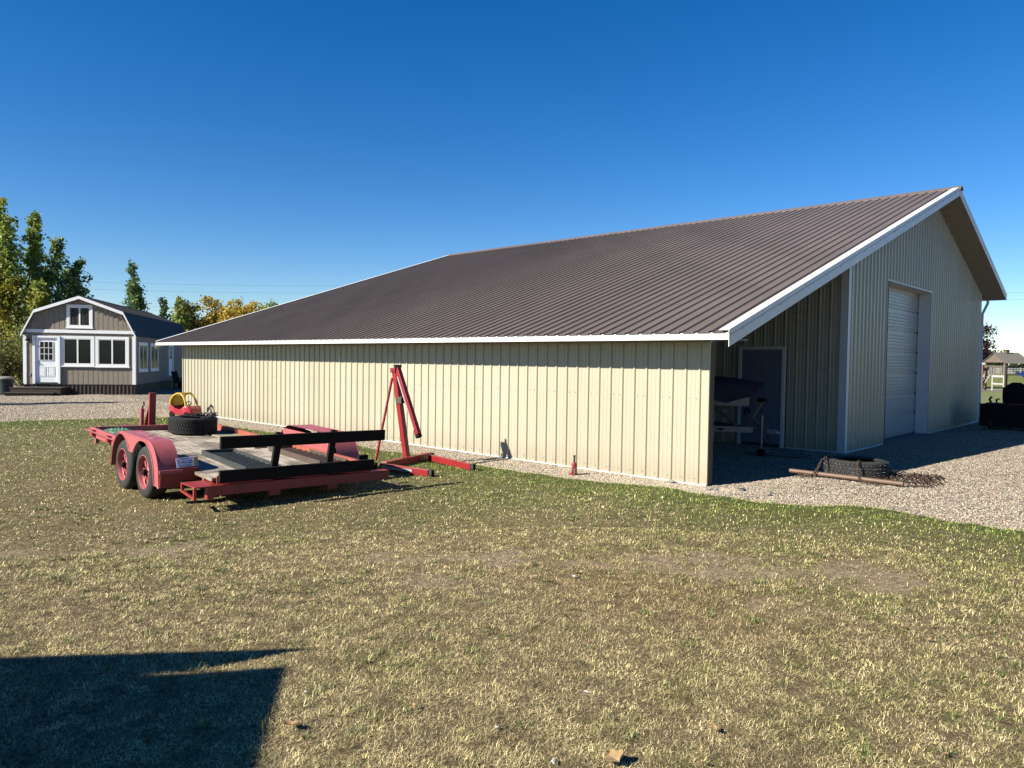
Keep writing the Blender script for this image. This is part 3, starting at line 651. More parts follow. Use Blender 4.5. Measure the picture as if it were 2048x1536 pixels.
# rake boards
mb = MB()
for i in range(4):
    (xa, za), (xb, zb) = pr[i], pr[i+1]
    mb.add([(xa, -RO-.02, za-.14), (xb, -RO-.02, zb-.14), (xb, -RO-.02, zb-.005), (xa, -RO-.02, za-.005), (xa, -RO+.015, za-.14), (xb, -RO+.015, zb-.14), (xb, -RO+.015, zb-.005), (xa, -RO+.015, za-.005)],
           [(0, 1, 2, 3), (7, 6, 5, 4), (0, 4, 5, 1), (3, 2, 6, 7), (0, 3, 7, 4), (1, 5, 6, 2)])
mb.build('rake_board', M['housewhite'], cab)
mb = MB()
MB().box((-.014, -.03, SK), (.119, -.001, HWZ-.12)).build('corner_board', M['housewhite'], cab)
mb.box((HW-.119, -.03, SK), (HW+.018, -.001, HWZ-.12)); mb.box((HW+.001, -.001, SK), (HW+.0179, .1, HWZ-.12)); mb.build('corner_board', M['housewhite'], cab)
mb = MB(); mb.box((.0, -.045, 2.785), (HW, -.013, 2.925)); mb.build('belly_band', M['housewhite'], cab)
def window(x0, x1, z0, z1, ft=.12, fr='front', sill=True):
    tm = Matrix.Identity(4) if fr == 'front' else T_((HW, 0, 0)) @ rotz(R(90))
    mb = MB()
    mb.box((x0, -.035, z1-ft), (x1, -.002, z1), tm); mb.box((x0, -.035, z0), (x1, -.002, z0+ft*.7), tm)
    mb.box((x0, -.033, z0+ft*.7), (x0+ft, -.002, z1-ft), tm); mb.box((x1-ft, -.033, z0+ft*.7), (x1, -.002, z1-ft), tm)
    wn = mb.build('window', M['housewhite'], cab)
    a, b_, c, d = x0+ft+.002, x1-ft-.002, z0+ft*.7+.002, z1-ft-.002
    mb = MB(); t = .03
    mb.box((a, -.028, c), (a+t, -.001, d), tm); mb.box((b_-t, -.028, c), (b_, -.001, d), tm); mb.box((a+t, -.028, c), (b_-t, -.001, c+t), tm); mb.box((a+t, -.028, d-t), (b_-t, -.001, d), tm)
    mm = (a+b_)/2; mb.box((mm-.03, -.030, c+t), (mm+.03, -.001, d-t), tm); mb.build('window_frame', M['housewhite'], wn)
    mb = MB(); mb.box((a+t, -.012, c+t), (b_-t, -.008, d-t), tm); mb.build('pane', M['glass'], wn)
    if sill: mb = MB(); mb.box((x0-.03, -.06, z0-.045), (x1+.03, -.001, z0-.002), tm); mb.build('sill', M['housewhite'], wn)
    mb = MB(); mb.box((b_-t-.14, -.018, c+t), (b_-t-.05, -.013, d-t-.2), tm)
    return wn
window(1.466, 2.817, 1.322, 2.659); window(2.854, 4.231, 1.304, 2.655); window(1.707, 2.75, 3.035, 4.052, .11)
window(.572, 2.2, 1.09, 2.44, .12, 'side'); window(2.79, 4.48, 1.09, 2.44, .12, 'side')
def house_door(tm, x0, w_, h, z0, trim=True):
    dm = tm @ T_((x0, -.02, z0)); d = panel_door(cab, dm, w_, h, M['housewhite'], 'door', six=False, lite=True)
    mb = MB(); a, b_, c, e = .2*w_, .8*w_, .50*h, .92*h
    mb.box((a, -.012, c), (b_, -.002, e), dm); mb.build('pane', M['glass'], d)
    mb = MB(); t = .02
    for k in range(4):
        xx = a+(b_-a)*k/3; mb.box((xx-t/2, -.02, c), (xx+t/2, -.001, e), dm); zz = c+(e-c)*k/3; mb.box((a, -.019, zz-t/2), (b_, -.001, zz+t/2), dm)
    mb.build('muntins', M['housewhite'], d)
    mb = MB(); mb.box((-.12, -.05, -.06), (-.01, .03, h+.10), dm); mb.box((w_+.01, -.05, -.06), (w_+.12, .03, h+.10), dm); mb.box((-.01, -.05, h+.01), (w_+.01, .03, h+.10), dm)
    mb.build('door_frame', M['housewhite'], d); mb = MB(); mb.box((-.01, -.07, -.06), (w_+.01, .03, -.002), dm); mb.build('threshold', M['darksteel'], d)
house_door(Matrix.Identity(4), .479, .853, 1.96, .583)
sm = T_((HW, 0, 0)) @ rotz(R(90)); house_door(sm, 6.95, .9, 1.6+.2, .72)
mb = MB(); ribbed(mb, HW-.04, (.02, .03, 0), X_, (0, -1, 0), lambda x: V((0, 0, -.02)), lambda x: V((0, 0, SK-.005)), step=.16, bw=.08, tw=.03, h=.022, minor=False)
ribbed(mb, HL-.04, (HW-.03, .02, 0), Y_, X_, lambda x: V((0, 0, -.02)), lambda x: V((0, 0, SK-.005)), step=.16, bw=.08, tw=.03, h=.022, minor=False); mb.build('skirting', M['skirt'], cab)
for tm, xx in ((Matrix.Identity(4), .19), (sm, 6.6)):
    mb = MB(); mb.box((xx-.05, -.03, 2.36), (xx+.05, -.002, 2.5), tm); mb.prism([(-.09, 0), (.09, 0), (.05, .07), (-.05, .07)], .12, tm @ T_((xx, -.03, 2.42)) @ rotx(R(90)))
    o = mb.build('wall_light', M['black'], cab); mb = MB(); mb.lathe([(0, -.05), (.035, -.04), (.045, 0), (.04, .03), (0, .04)], 12, tm @ T_((xx, -.09, 2.37))); mb.build('lamp_glass', M['lampglass'], o, smooth=True)
mb = MB(); mb.box((.225, -.06, .86), (.325, -.002, .99)); mb.box((.24, -.075, .84), (.31, -.06, .95)); mb.build('outlet_box', M['galv'], cab, bevel=.005)
# string lights under the rake
mb = MB(); mg = []
for i in range(1, 3):
    (xa, za), (xb, zb) = pr[i], pr[i+1]; k = 18
    for j in range(k):
        t0 = j/k; x = xa+(xb-xa)*t0; z = za+(zb-za)*t0-.17; mb.tube([(x, -RO, z), (x+(xb-xa)/k/2, -RO, z-.02+(zb-za)/k/2), (x+(xb-xa)/k, -RO, z+(zb-za)/k)], .004, 4)
        mg.append([(x, -RO, z), (x+.03*((-1)**j), -RO+.02, z-.06-.03*(j % 3))])
for (xa, za), (xb, zb) in ((pr[0], pr[1]), (pr[3], pr[4])):
    for j in range(9):
        t0 = j/9; x = xa+(xb-xa)*t0; z = za+(zb-za)*t0-.1+(.0); s_ = 1 if xa < 1 else -1; mg.append([(x+.1*s_, -RO, z), (x+.14*s_, -RO+.02, z-.06)])
sl_ = thing('string_lights', 'dark string lights drooping under the cabin roof edge', 'string lights', mtx=hm)
mb.build('wire', M['black'], sl_); [MB().tube(q_, .009, 5).build('bulb', M['binlid'], sl_) for q_ in mg]
# steps
st = thing('wooden_steps', 'dark wooden porch step platform below the cabin front door', 'steps', mtx=hm)
mb = MB()
for i in range(7): mb.box((-.2, -1.0+i*.143, .35), (1.78, -1.0+i*.143+.135, .388))
mb.build('platform', M['deckwood'], st); mb = MB(); mb.box((-.17, -.985, .0), (1.75, -.96, .347)); mb.box((-.17, -.95, 0), (-.14, 0, .347)); mb.box((1.72, -.95, 0), (1.75, 0, .347)); mb.build('riser', M['deckwood'], st)
mb = MB(); mb.box((-.28, -1.34, .155), (1.6, -1.17, .19)); mb.box((-.28, -1.16, .155), (1.6, -1.005, .19)); mb.box((-.25, -1.31, 0), (1.57, -1.285, .15)); mb.build('step', M['deckwood'], st)
# bin
tb = thing('trash_bin', 'dark green round trash bin with beige lid beside the steps', 'trash bin', (-32.75, -1.75, -.02))
mb = MB(); mb.lathe([(0, 0), (.24, 0), (.26, .02), (.31, .62), (.33, .64), (.33, .70), (.30, .70), (.25, .05), (0, .04)], 28); mb.build('body', M['binplastic'], tb, smooth=True)
mb = MB(); mb.lathe([(.345, .69), (.35, .74), (.31, .78), (.2, .81), (0, .82)], 28); mb.build('lid', M['binlid'], tb, smooth=True)
MB().box((-.36, -.06, .45), (-.30, .06, .50)).build('handle', M['binplastic'], tb); MB().box((.30, -.06, .45), (.36, .06, .50)).build('handle', M['binplastic'], tb)
# patio clutter beside the cabin
def chair_at(x, y, rz, nm, lab):
    t = thing(nm, lab, 'chair', (0, 0, 0), 0); t.matrix_world = hm @ T_((x, y, .0)) @ rotz(rz)
    mb = MB(); mb.box((-.28, -.27, .38), (.28, .27, .44)); mb.build('seat', M['black'], t, bevel=.01)
    mb = MB()
    for k in range(5): mb.bar((-.24+k*.12, .26, .44), (-.24+k*.12, .40, 1.0), .09, .02, (0, 1, 0))
    mb.build('backrest', M['black'], t)
    for sx in (-.26, .26):
        for sy in (-.24, .24): mb = MB(); mb.box((sx-.025, sy-.025, 0), (sx+.025, sy+.025, .62 if sy < 0 else .42)); mb.build('leg', M['black'], t)
        mb = MB(); mb.box((sx-.05, -.30, .62), (sx+.05, .30, .65)); mb.build('armrest', M['black'], t)
chair_at(HW+.9, 5.6, R(70), 'patio_chair', 'black slatted patio chair nearest the cabin side windows')
chair_at(HW+1.0, 8.6, R(95), 'patio_chair', 'black slatted patio chair nearer the barn corner')
pt = thing('plant_pot', 'round dark plant pot between the patio chairs', 'plant pot'); pt.matrix_world = hm @ T_((HW+.7, 7.1, 0))
mb = MB(); mb.lathe([(0, 0), (.2, 0), (.28, .42), (.31, .44), (.31, .48), (.26, .48), (.25, .40), (0, .40)], 20); mb.build('pot', M['black'], pt, smooth=True)

# ================================================================== TRAILER
D = V((-.99835, .0502, .0283)).normalized(); T = V((.0502, .99853, -.0207)); T = (T-D*T.dot(D)).normalized(); U = T.cross(D).normalized()
O = V((-4.240, -5.972, .517)); TW, LF, LR = 2.021, 3.781, 1.17
tmx = Matrix(((T.x, D.x, U.x, O.x), (T.y, D.y, U.y, O.y), (T.z, D.z, U.z, O.z), (0, 0, 0, 1)))
tr = thing('flatbed_trailer', 'faded red tandem-axle flatbed trailer with weathered plank deck', 'trailer', mtx=tmx)
mb = MB()
mb.box((0, -.55, -.15), (.05, LF, 0)); mb.box((TW-.05, -LR, -.15), (TW, LF, 0)); mb.box((.05, LF-.05, -.15), (TW-.05, LF, -.0005))
mb.box((.19, -LR, -.30), (.24, -.50, -.125)); mb.box((.05, -.55, -.15), (.24, -.50, -.125))
for s_ in np.arange(-.9, 3.6, .55): mb.box((.06, s_, -.20), (TW-.055, s_+.05, -.128))
mb.build('frame', M['pink'], tr, bevel=.004)
mb = MB(); mb.box((TW-.052, -LR+.05, -.085), (TW+.004, LF-.1, .004)); mb.build('rail_face', M['orange'], tr)
mb = MB(); mb.box((-.02, -LR-.12, -.27), (2.42, -LR-.045, -.155)); mb.box((.10, -LR-.02, -.155), (2.2, -LR, -.06)); mb.box((-.0, -LR-.13, -.16), (2.42, -LR-.0, -.150)); mb.build('rear_beam', M['red'], tr, bevel=.004)
for t0 in (.78, 1.57): MB().box((t0-.07, -LR-.10, -.335), (t0+.07, -LR-.02, -.272)).build('beam_bracket', M['red'], tr)
mb = MB(); mb.box((-.066, 1.23, -.048), (-.054, LF+.03, -.028)); mb.build('rub_rail', M['pink'], tr)
mb = MB(); mb.box((TW+.054, 1.3, -.048), (TW+.066, LF+.03, -.028)); mb.build('rub_rail', M['pink'], tr)
for s_ in (1.75, 2.65, 3.5):
    for t0 in (-.053, TW+.001): MB().box((t0, s_-.06, -.12), (t0+.052, s_+.06, -.02)).build('stake_pocket', M['red'], tr)
mb = MB(); mb.box((.0, LF-.35, -.23), (.05, LF-.28, -.152)); mb.build('stub', M['pink'], tr)
# deck boards
dk = MB(); tints = []; nb = 11; x0 = .055; bw = (TW-.06-.055)/nb
for i in range(nb):
    s0, s1 = -LR+.02, LF-.055; xa, xb = x0+i*bw, x0+(i+1)*bw-.007
    if xb < .20: s0 = -.48
    cut = random.uniform(.5, 2.5)
    for (sa, sb) in ((s0, cut), (cut+.004, s1)):
        dz = random.uniform(-.003, .003); dk.box((xa, sa, -.127), (xb, sb, -.088+dz)); tints += [random.uniform(.75, 1.2)]*8
dko = dk.build('deck', M['deck'], tr); a = dko.data.color_attributes.new('tint', 'FLOAT_COLOR', 'POINT'); a.data.foreach_set('color', np.repeat(np.array([[c, c*.98, c*.95, 1] for c in tints]), 1, 0).astype(np.float32).ravel())
# fenders
def fender(side):
    outer = -.355 if side < 0 else TW+.355; inner = -.11 if side < 0 else TW+.002
    top = []; s0, s1, ut = -.63, 1.25, .262
    for k in range(13): a_ = math.pi*k/24; top.append((s0+.42*(1-math.cos(a_)) if 1 else 0, -.24+(ut+.24)*math.sin(a_)))
    for k in range(12, -1, -1): a_ = math.pi*k/24; top.append((s1-.42*(1-math.cos(a_)), -.24+(ut+.24)*math.sin(a_)))
    mb = MB(); n = len(top); th = .006
    vv = []
    for (s_, z) in top: vv += [(outer, s_, z), (inner, s_, z)]
    mb.add(vv, [(2*i, 2*i+1, 2*i+3, 2*i+2) for i in range(n-1)])
    vv = [(x, y_*1.0, z-.006) for (x, y_, z) in vv]; mb.add(vv, [(2*i, 2*i+2, 2*i+3, 2*i+1) for i in range(n-1)])
    # outer skirt with two wheel arches
    low = []; R1 = .43; N = 60
    def topz(s_):
        if s_ < s0+.42: return -.24+(ut+.24)*math.sqrt(max(0, 1-((s0+.42-s_)/.42)**2))
        if s_ > s1-.42: return -.24+(ut+.24)*math.sqrt(max(0, 1-((s_-s1+.42)/.42)**2))
        return ut
    P = []
    for i in range(N+1):
        s_ = s0+(s1-s0)*i/N; zt = topz(s_); zl = -9
        for c0, zz in ((-.03, -.19), (.85, -.19)):
            if abs(s_-c0) < R1: zl = max(zl, zz+math.sqrt(R1*R1-(s_-c0)**2))
        dip = .075; 
        if .2 < s_ < .62: zl = max(min(zl, 9), .045) if zl < .045 else zl
        zl = min(max(zl, -.24), zt-.028) if s_ > s0+.01 else -.24
        if s_ < -.44: zl = min(zl, topz(s_)-.05)
        P.append((s_, zt, max(zl, -.26)))
    vv = []; e = .004*side
    for (s_, a_, b_) in P: vv += [(outer, s_, a_), (outer, s_, b_)]
    mb.add(vv, [(2*i, 2*i+2, 2*i+3, 2*i+1) for i in range(N)] if side < 0 else [(2*i, 2*i+1, 2*i+3, 2*i+2) for i in range(N)])
    fo = mb.build('fender', M['pink'], tr, smooth=True)
    mb = MB(); mb.tube([(outer+e, s_, b_) for (s_, a_, b_) in P], .009, 6); mb.tube([(outer+e*.2, s_, a_-.004) for (s_, a_, b_) in P], .007, 6); mb.build('fender_lip', M['pink'], fo, smooth=True)
    return fo, outer, inner
fo, ou, inn = fender(-1); fo2, _, _ = fender(1)
MB().box((-.35, -.650, -.255), (-.115, -.636, -.06)).build('tail_flap', M['red'], fo, bevel=.004)
MB().box((-.365, -.672, -.085), (-.10, -.6505, -.045)).build('flap_clamp', M['pink'], fo, bevel=.004)
MB().box((-.108, -.48, -.03), (-.002, 1.12, -.018)).build('fender_shelf', M['pink'], tr)
mb = MB(); mb.prism([(-.35, -.24), (-.30, -.24), (-.355, -.06), (-.39, -.06)], .02) ; 
# inner wheel well side plates
for x in (.052, TW-.058):
    mb = MB(); mb.box((x-.05, -.55, -.09), (x-.046, 1.15, .0)); 
mb = MB(); mb.box((-.114, -.42, -.02), (-.108, 1.02, .20)); mb.build('wheel_well', M['pink'], tr)
mb = MB(); mb.box((TW-.006, -.45, .0), (TW+.0, 1.05, .20)); mb.build('wheel_well', M['pink'], tr)
# scribbled scratches on the near fender
mb = MB()
def scribble(c, a_, b_, ph, k=28):
    pts = []
    for i in range(k):
        t_ = i/(k-1)*2*math.pi*.93+ph; y_ = c[0]+a_*math.cos(t_); x_ = c[1]+b_*math.sin(t_+.4)
        pts.append((x_, y_, .2655))
    return pts
mb.tube(scribble((.05, -.2), .13, .08, 0), .0022, 4); mb.tube(scribble((.35, -.17), .12, .06, 2), .0018, 4); mb.tube([(-.25, .55, .265), (-.1, .4, .2655), (-.2, .2, .2655), (-.08, .1, .2655)], .002, 4)
mb.build('scratch', M['bare'], fo)
# wheels
def wheel(parent, x, s_, z, side):
    m_ = T_((x, s_, z)) @ roty(R(90 if side > 0 else -90))
    w_ = thing('wheel', None, None); w_.parent = parent
    for k in ('label', 'category'):
        if k in w_: del w_[k]
    mb = MB(); r_ = .325; hw = .105
    prof = [(.205, -hw+.012), (.215, -hw), (.25, -hw-.006), (.295, -hw+.002), (.318, -hw+.022), (r_, -.06), (r_+.001, -.03), (r_-.004, -.028), (r_-.004, -.022), (r_+.001, -.02), (r_+.002, .02), (r_-.004, .022), (r_-.004, .028), (r_+.001, .03), (r_, .06), (.318, hw-.022), (.295, hw-.002), (.25, hw+.006), (.215, hw), (.205, hw-.012)]
    mb.lathe(prof, 48, m_); mb.build('tyre', M['rubbergrey'], w_, smooth=True)
    mb = MB(); mb.lathe([(.208, hw-.010), (.214, hw+.003), (.206, hw+.006), (.200, hw-.004), (.197, hw-.03), (.192, hw-.045), (.181, hw-.05)], 40, m_)
    for k in range(8):
        a_ = 2*math.pi*k/8; mk = m_ @ rotz(a_)
        mb.add([(.055, -.014, .066), (.055, .014, .066), (.183, .026, .054), (.183, -.026, .054), (.055, -.014, .05), (.055, .014, .05), (.183, .026, .04), (.183, -.026, .04)], [(0, 3, 2, 1), (4, 5, 6, 7), (0, 1, 5, 4), (2, 3, 7, 6), (1, 2, 6, 5), (3, 0, 4, 7)], mk)
    mb.lathe([(.066, .045), (.066, .066), (.058, .072), (.0, .072)], 24, m_); mb.build('rim', M['pink'], w_, smooth=True)
    mb = MB(); mb.lathe([(.04, .07), (.038, .112), (.028, .122), (0, .125)], 16, m_)
    for k in range(5): a_ = 2*math.pi*k/5; mb.lathe([(.009, .07), (.009, .088), (0, .09)], 6, m_ @ T_((.052*math.cos(a_), .052*math.sin(a_), 0)))
    mb.lathe([(.178, .036), (0, .036)], 20, m_); mb.build('hub_and_dark_disc', M['black'], w_, smooth=True); return w_  # black disc behind the spokes paints the shade in the rim holes
for (s_, dz) in ((0, 0), (.846, -.024)):
    wheel(tr, -.225, s_, -.160+dz, -1); wheel(tr, TW+.225, s_, -.115+dz, 1)
mb = MB()
for s_ in (0, .846): mb.tube([(-.2, s_, -.15), (TW+.2, s_, -.12)], .03, 8)
mb.box((.04, -.35, -.19), (.09, 1.2, -.155)); mb.box((TW-.09, -.35, -.19), (TW-.04, 1.2, -.155)); mb.build('axle', M['black'], tr)
# step box at the left rear
mb = MB(); mb.add([(-.215, -.92, -.15), (.19, -.92, -.15), (.19, -LR-.13, -.15), (-.19, -LR-.13, -.15), (-.215, -.92, -.162), (.19, -.92, -.162), (.19, -LR-.13, -.162), (-.19, -LR-.13, -.162)], [(0, 1, 2, 3), (7, 6, 5, 4), (3, 2, 6, 7), (0, 3, 7, 4), (0, 4, 5, 1)])
mb.box((-.20, -LR-.13, -.30), (-.17, -LR-.10, -.162)); mb.box((-.21, -.95, -.26), (-.18, -.92, -.162)); mb.bar((-.20, -.93, -.245), (-.18, -LR-.11, -.29), .03, .02); mb.box((-.05, -LR-.14, -.30), (.02, -LR-.05, -.165))
mb.build('step', M['red'], tr)
mb = MB(); mb.box((.17, -.93, -.15), (.19, -.66, -.128)); mb.box((.186, -LR+.0, -.29), (.192, -.66, -.128)); mb.box((.12, -.93, -.24), (.185, -.86, -.135)); mb.build('side_post', M['orange'], tr)
# licence plate bracket
mb = MB(); mb.box((-.09, -.60, -.19), (.10, -.56, -.04)); mb.box((.10, -.60, -.17), (.13, -.57, -.06)); mb.build('lamp_box', M['red'], tr, bevel=.005)
pm = T_((-.178, -.675, .030)) @ rotz(R(-4)) @ rotx(R(-20)) @ roty(R(-5)); ps = .165
lp = MB().box((0, 0, -.052), (ps+.03, .004, .062), pm).build('licence_plate', M['plate'], tr, bevel=.002)
def text(body, size, mtx, m, parent, name='lettering', align='CENTER', ext=.0006):
    cu = bpy.data.curves.new(name, 'FONT'); cu.body = body; cu.size = size; cu.align_x = align; cu.align_y = 'CENTER'; cu.extrude = ext; cu.materials.append(m)
    o = bpy.data.objects.new(name, cu); COL.objects.link(o); dg = bpy.context.evaluated_depsgraph_get(); me = bpy.data.meshes.new_from_object(o.evaluated_get(dg)); bpy.data.objects.remove(o)
    ob = bpy.data.objects.new(name, me); COL.objects.link(ob); ob.parent = parent; ob.matrix_local = mtx; return ob
tm_ = pm @ T_(((ps+.03)/2, -.0015, .005)) @ rotx(R(90))
text('7-AL20', .056, tm_, M['plateink'], lp); text('TRAILER', .026, tm_ @ T_((0, .042, 0)), M['plateink'], lp); text('MONTANA', .027, tm_ @ T_((0, -.042, 0)), M['plateink'], lp)
mb = MB(); mb.box((ps+.032, -.002, -.05), (ps+.085, .03, .055), pm); mb.build('plate_bracket', M['ply'], tr, bevel=.004)
# tailboard: two dark boards on two leaning uprights
tl = MB().box((.10, -LR-.10, .262), (2.345, -LR-.055, .405)); o1 = tl.build('rail_board', M['darkwood'], tr, bevel=.004)
MB().box((.10, -LR-.10, -.128), (2.19, -LR-.055, .010)).build('rail_board', M['darkwood'], tr, bevel=.004)
for a_, b_ in ((.755, .845), (1.505, 1.60)):
    MB().bar((a_, -LR-.03, -.27), (b_, -LR-.03, .425), .085, .045, (0, 1, 0)).build('upright', M['darkwood'], tr, bevel=.004)
# front: tongue, jack and winch post
mb = MB(); mb.bar((.25, LF, -.2), (1.0, LF+1.45, -.24), .07, .11); mb.bar((TW-.25, LF, -.2), (1.02, LF+1.45, -.24), .07, .11); mb.box((.96, LF+1.35, -.27), (1.06, LF+1.75, -.18)); mb.build('tongue', M['red'], tr, bevel=.004)
mb = MB(); mb.box((1.02, LF+.36, -.2), (1.13, LF+.42, .53)); mb.bar((1.075, LF+.44, .30), (1.13, LF+.9, -.2), .09, .03); mb.bar((1.07, LF+.44, .30), (1.15, LF+.47, -.1), .07, .025); mb.build('winch_post', M['red'], tr, bevel=.004)
jk = MB(); jk.tube([(.93, LF+.46, -.30), (.93, LF+.46, .24)], .036, 14); jk.tube([(.93, LF+.46, .24), (.93, LF+.46, .27)], .025, 10); jo = jk.build('tongue_jack', M['pink'], tr, smooth=True)
jh = MB(); jh.tube([(.93, LF+.46, .27), (.96, LF+.46, .30), (.955, LF+.46, .37)], .012, 8); jh.build('crank', M['black'], jo)
MB().tube([(.93, LF+.46, -.52), (.93, LF+.46, -.30)], .026, 10).build('jack_leg', M['galv'], jo)
mb = MB(); mb.box((TW+.11, -.98, -.07), (TW+.26, -.93, .03)); mb.bar((TW, -.95, -.05), (TW+.2, -.95, -.05), .04, .02); mb.build('tail_light', M['black'], tr, bevel=.01)

# things on the deck ------------------------------------------------
def on_deck(t, s_, z=-.085, rz=0): return tmx @ T_((t, s_, z)) @ rotz(rz)
def tyre_mesh(R_, rin, hw, grooves=True, blocks=0, mtx=None):
    mb = MB(); prof = [(rin, -hw+.02), (rin+.01, -hw+.004), (rin+(R_-rin)*.45, -hw-.008), (R_-.03, -hw+.005), (R_-.008, -hw+.022), (R_-.008, hw-.022), (R_-.03, hw-.005), (rin+(R_-rin)*.45, hw+.008), (rin+.01, hw-.004), (rin, hw-.02), (rin+.02, hw-.03), (R_-.035, hw-.03), (R_-.035, -hw+.03), (rin+.02, -hw+.03)]
    mb.lathe(prof, 72, mtx, closed=True)
    n = blocks
    for i in range(n):
        a_ = 2*math.pi*i/n
        for row, (z0, z1, off, tw) in enumerate(((-hw+.016, -hw*.5, 0, .78), (-hw*.44, -.008, .5, .7), (.008, hw*.44, 0, .7), (hw*.5, hw-.016, .5, .78))):
            aa = a_+off*2*math.pi/n; da = math.pi/n*tw; sk = .35*math.pi/n*(1 if row % 2 else -1); vv = []
            for rr in (R_-.012, R_+.0015):
                for (an, z) in ((aa-da-sk, z0), (aa+da-sk, z0), (aa+da+sk, z1), (aa-da+sk, z1)): vv.append((rr*math.cos(an), rr*math.sin(an), z))
            mb.add(vv, [(4, 5, 6, 7), (0, 1, 5, 4), (1, 2, 6, 5), (2, 3, 7, 6), (3, 0, 4, 7)], mtx)
    return mb
sp = thing('spare_tyre', 'chunky black spare tyre lying flat on the trailer deck', 'tyre', mtx=on_deck(1.40, 3.10, -.084))
tyre_mesh(.385, .205, .135, blocks=52, mtx=T_((0, 0, .143))).build('tyre', M['rubber'], sp, smooth=False)
stp = thing('ratchet_straps', 'black ratchet straps heaped on the spare tyre with one end hanging', 'straps', mtx=on_deck(1.40, 3.10, -.084))
mb = MB(); rs = random.Random(3)
for k in range(9):
    pts = []; cx, cy = rs.uniform(-.05, .25), rs.uniform(-.30, -.12)
    for i in range(9): pts.append((cx+rs.uniform(-.09, .12), cy+rs.uniform(-.07, .07), .295+rs.uniform(0, .07)))
    for i in range(8): mb.bar(pts[i], pts[i+1], .022, .004)
mb.bar((.02, -.30, .288), (.04, -.388, .288), .028, .004); mb.bar((.04, -.390, .288), (.055, -.40, .03), .028, .004, (0, 1, 0)); mb.bar((.055, -.40, .03), (.10, -.47, .003), .028, .004)
mb.build('webbing', M['strap'], stp); mb = MB()
for k in range(3): mb.box((-.03, -.015, 0), (.03, .015, .02), T_((.02+k*.09, -.22+.03*k, .35)) @ rotz(k)); mb.tube([(.02+k*.09, -.25, .35), (.05+k*.09, -.22, .36)], .008, 6)
mb.build('ratchet', M['galv'], stp)
tpn = thing('green_tarp', 'small crumpled green tarp in the front corner of the trailer', 'tarp', mtx=on_deck(.33, 3.35, -.085))
me_v = []; k = 16
for i in range(k):
    for j in range(k):
        x, y = (i/(k-1)-.5)*.42, (j/(k-1)-.5)*.7; e = max(0, 1-(x/.22)**2)*max(0, 1-(y/.36)**2)
        me_v.append((x+rs.uniform(-.012, .012), y+rs.uniform(-.02, .02), .006+e**.5*(.03+.06*abs(math.sin(x*26+y*9)))+rs.uniform(0, .02)*e))
mb = MB(); mb.add(me_v, [(i*k+j, (i+1)*k+j, (i+1)*k+j+1, i*k+j+1) for i in range(k-1) for j in range(k-1)]); mb.build('sheet', M['tarp'], tpn)
def loading_ramp(t, s_, rz, mt, lab, wdt=.44, ln=1.62):
    q = thing('loading_ramp', lab, 'ramp', mtx=on_deck(t, s_, -.084, rz), group='loading ramps lying on the trailer deck')
    mb = MB()
    for x in (0, wdt-.012): mb.box((x, -ln, .0), (x+.012, 0, .075))
    mb.box((.013, -.012, .003), (wdt-.013, 0, .07)); mb.build('side_rail', mt, q)
    mb = MB()
    for i in range(9): mb.add([(.013, -ln+.08+i*.17, .004), (wdt-.013, -ln+.08+i*.17, .004), (wdt-.013, -ln+.13+i*.17, .045), (.013, -ln+.13+i*.17, .045), (wdt-.013, -ln+.135+i*.17, .004), (.013, -ln+.135+i*.17, .004)], [(0, 1, 2, 3), (3, 2, 4, 5), (0, 3, 5), (1, 4, 2)])
    mb.build('rungs', mt, q); MB().box((.013, -ln+.02, -.001), (wdt-.013, -.02, .002)).build('black_under_sheet', M['black'], q)  # flat black sheet under the rungs, dark between them
loading_ramp(.60, .60, R(-3), M['darksteel'], 'grey steel loading ramp with angled rungs nearest the licence plate')
loading_ramp(1.60, .66, R(-2), M['brownsteel'], 'brown rusty loading ramp beside the far fender', .40)
ply = thing('plywood_sheet', 'pale plywood offcut lying along the far trailer rail', 'plywood', mtx=on_deck(1.52, .95, -.083, R(-1)))
MB().box((0, 0, 0), (.42, 1.75, .016)).build('sheet', M['ply'], ply)
for i, (t0, s0, lab) in enumerate(((1.66, .74, 'left grey timber block at the end of the brown ramp'), (1.84, .76, 'right grey timber block at the end of the brown ramp'))):
    b = thing('timber_block', lab, 'block', mtx=on_deck(t0, s0, -.066 if 1 else 0, R(2)), group='grey timber blocks'); MB().box((0, 0, 0), (.15, .09, .05)).build('block', M['greywood'], b, bevel=.006)

# ================================================================== TOY CAR
toy = thing('toy_car', 'red and yellow plastic ride-in toy car standing by the barn wall', 'toy car', (-16.45, -.72, 0), R(18)); toy.scale = (1.08, 1.08, 1.0)
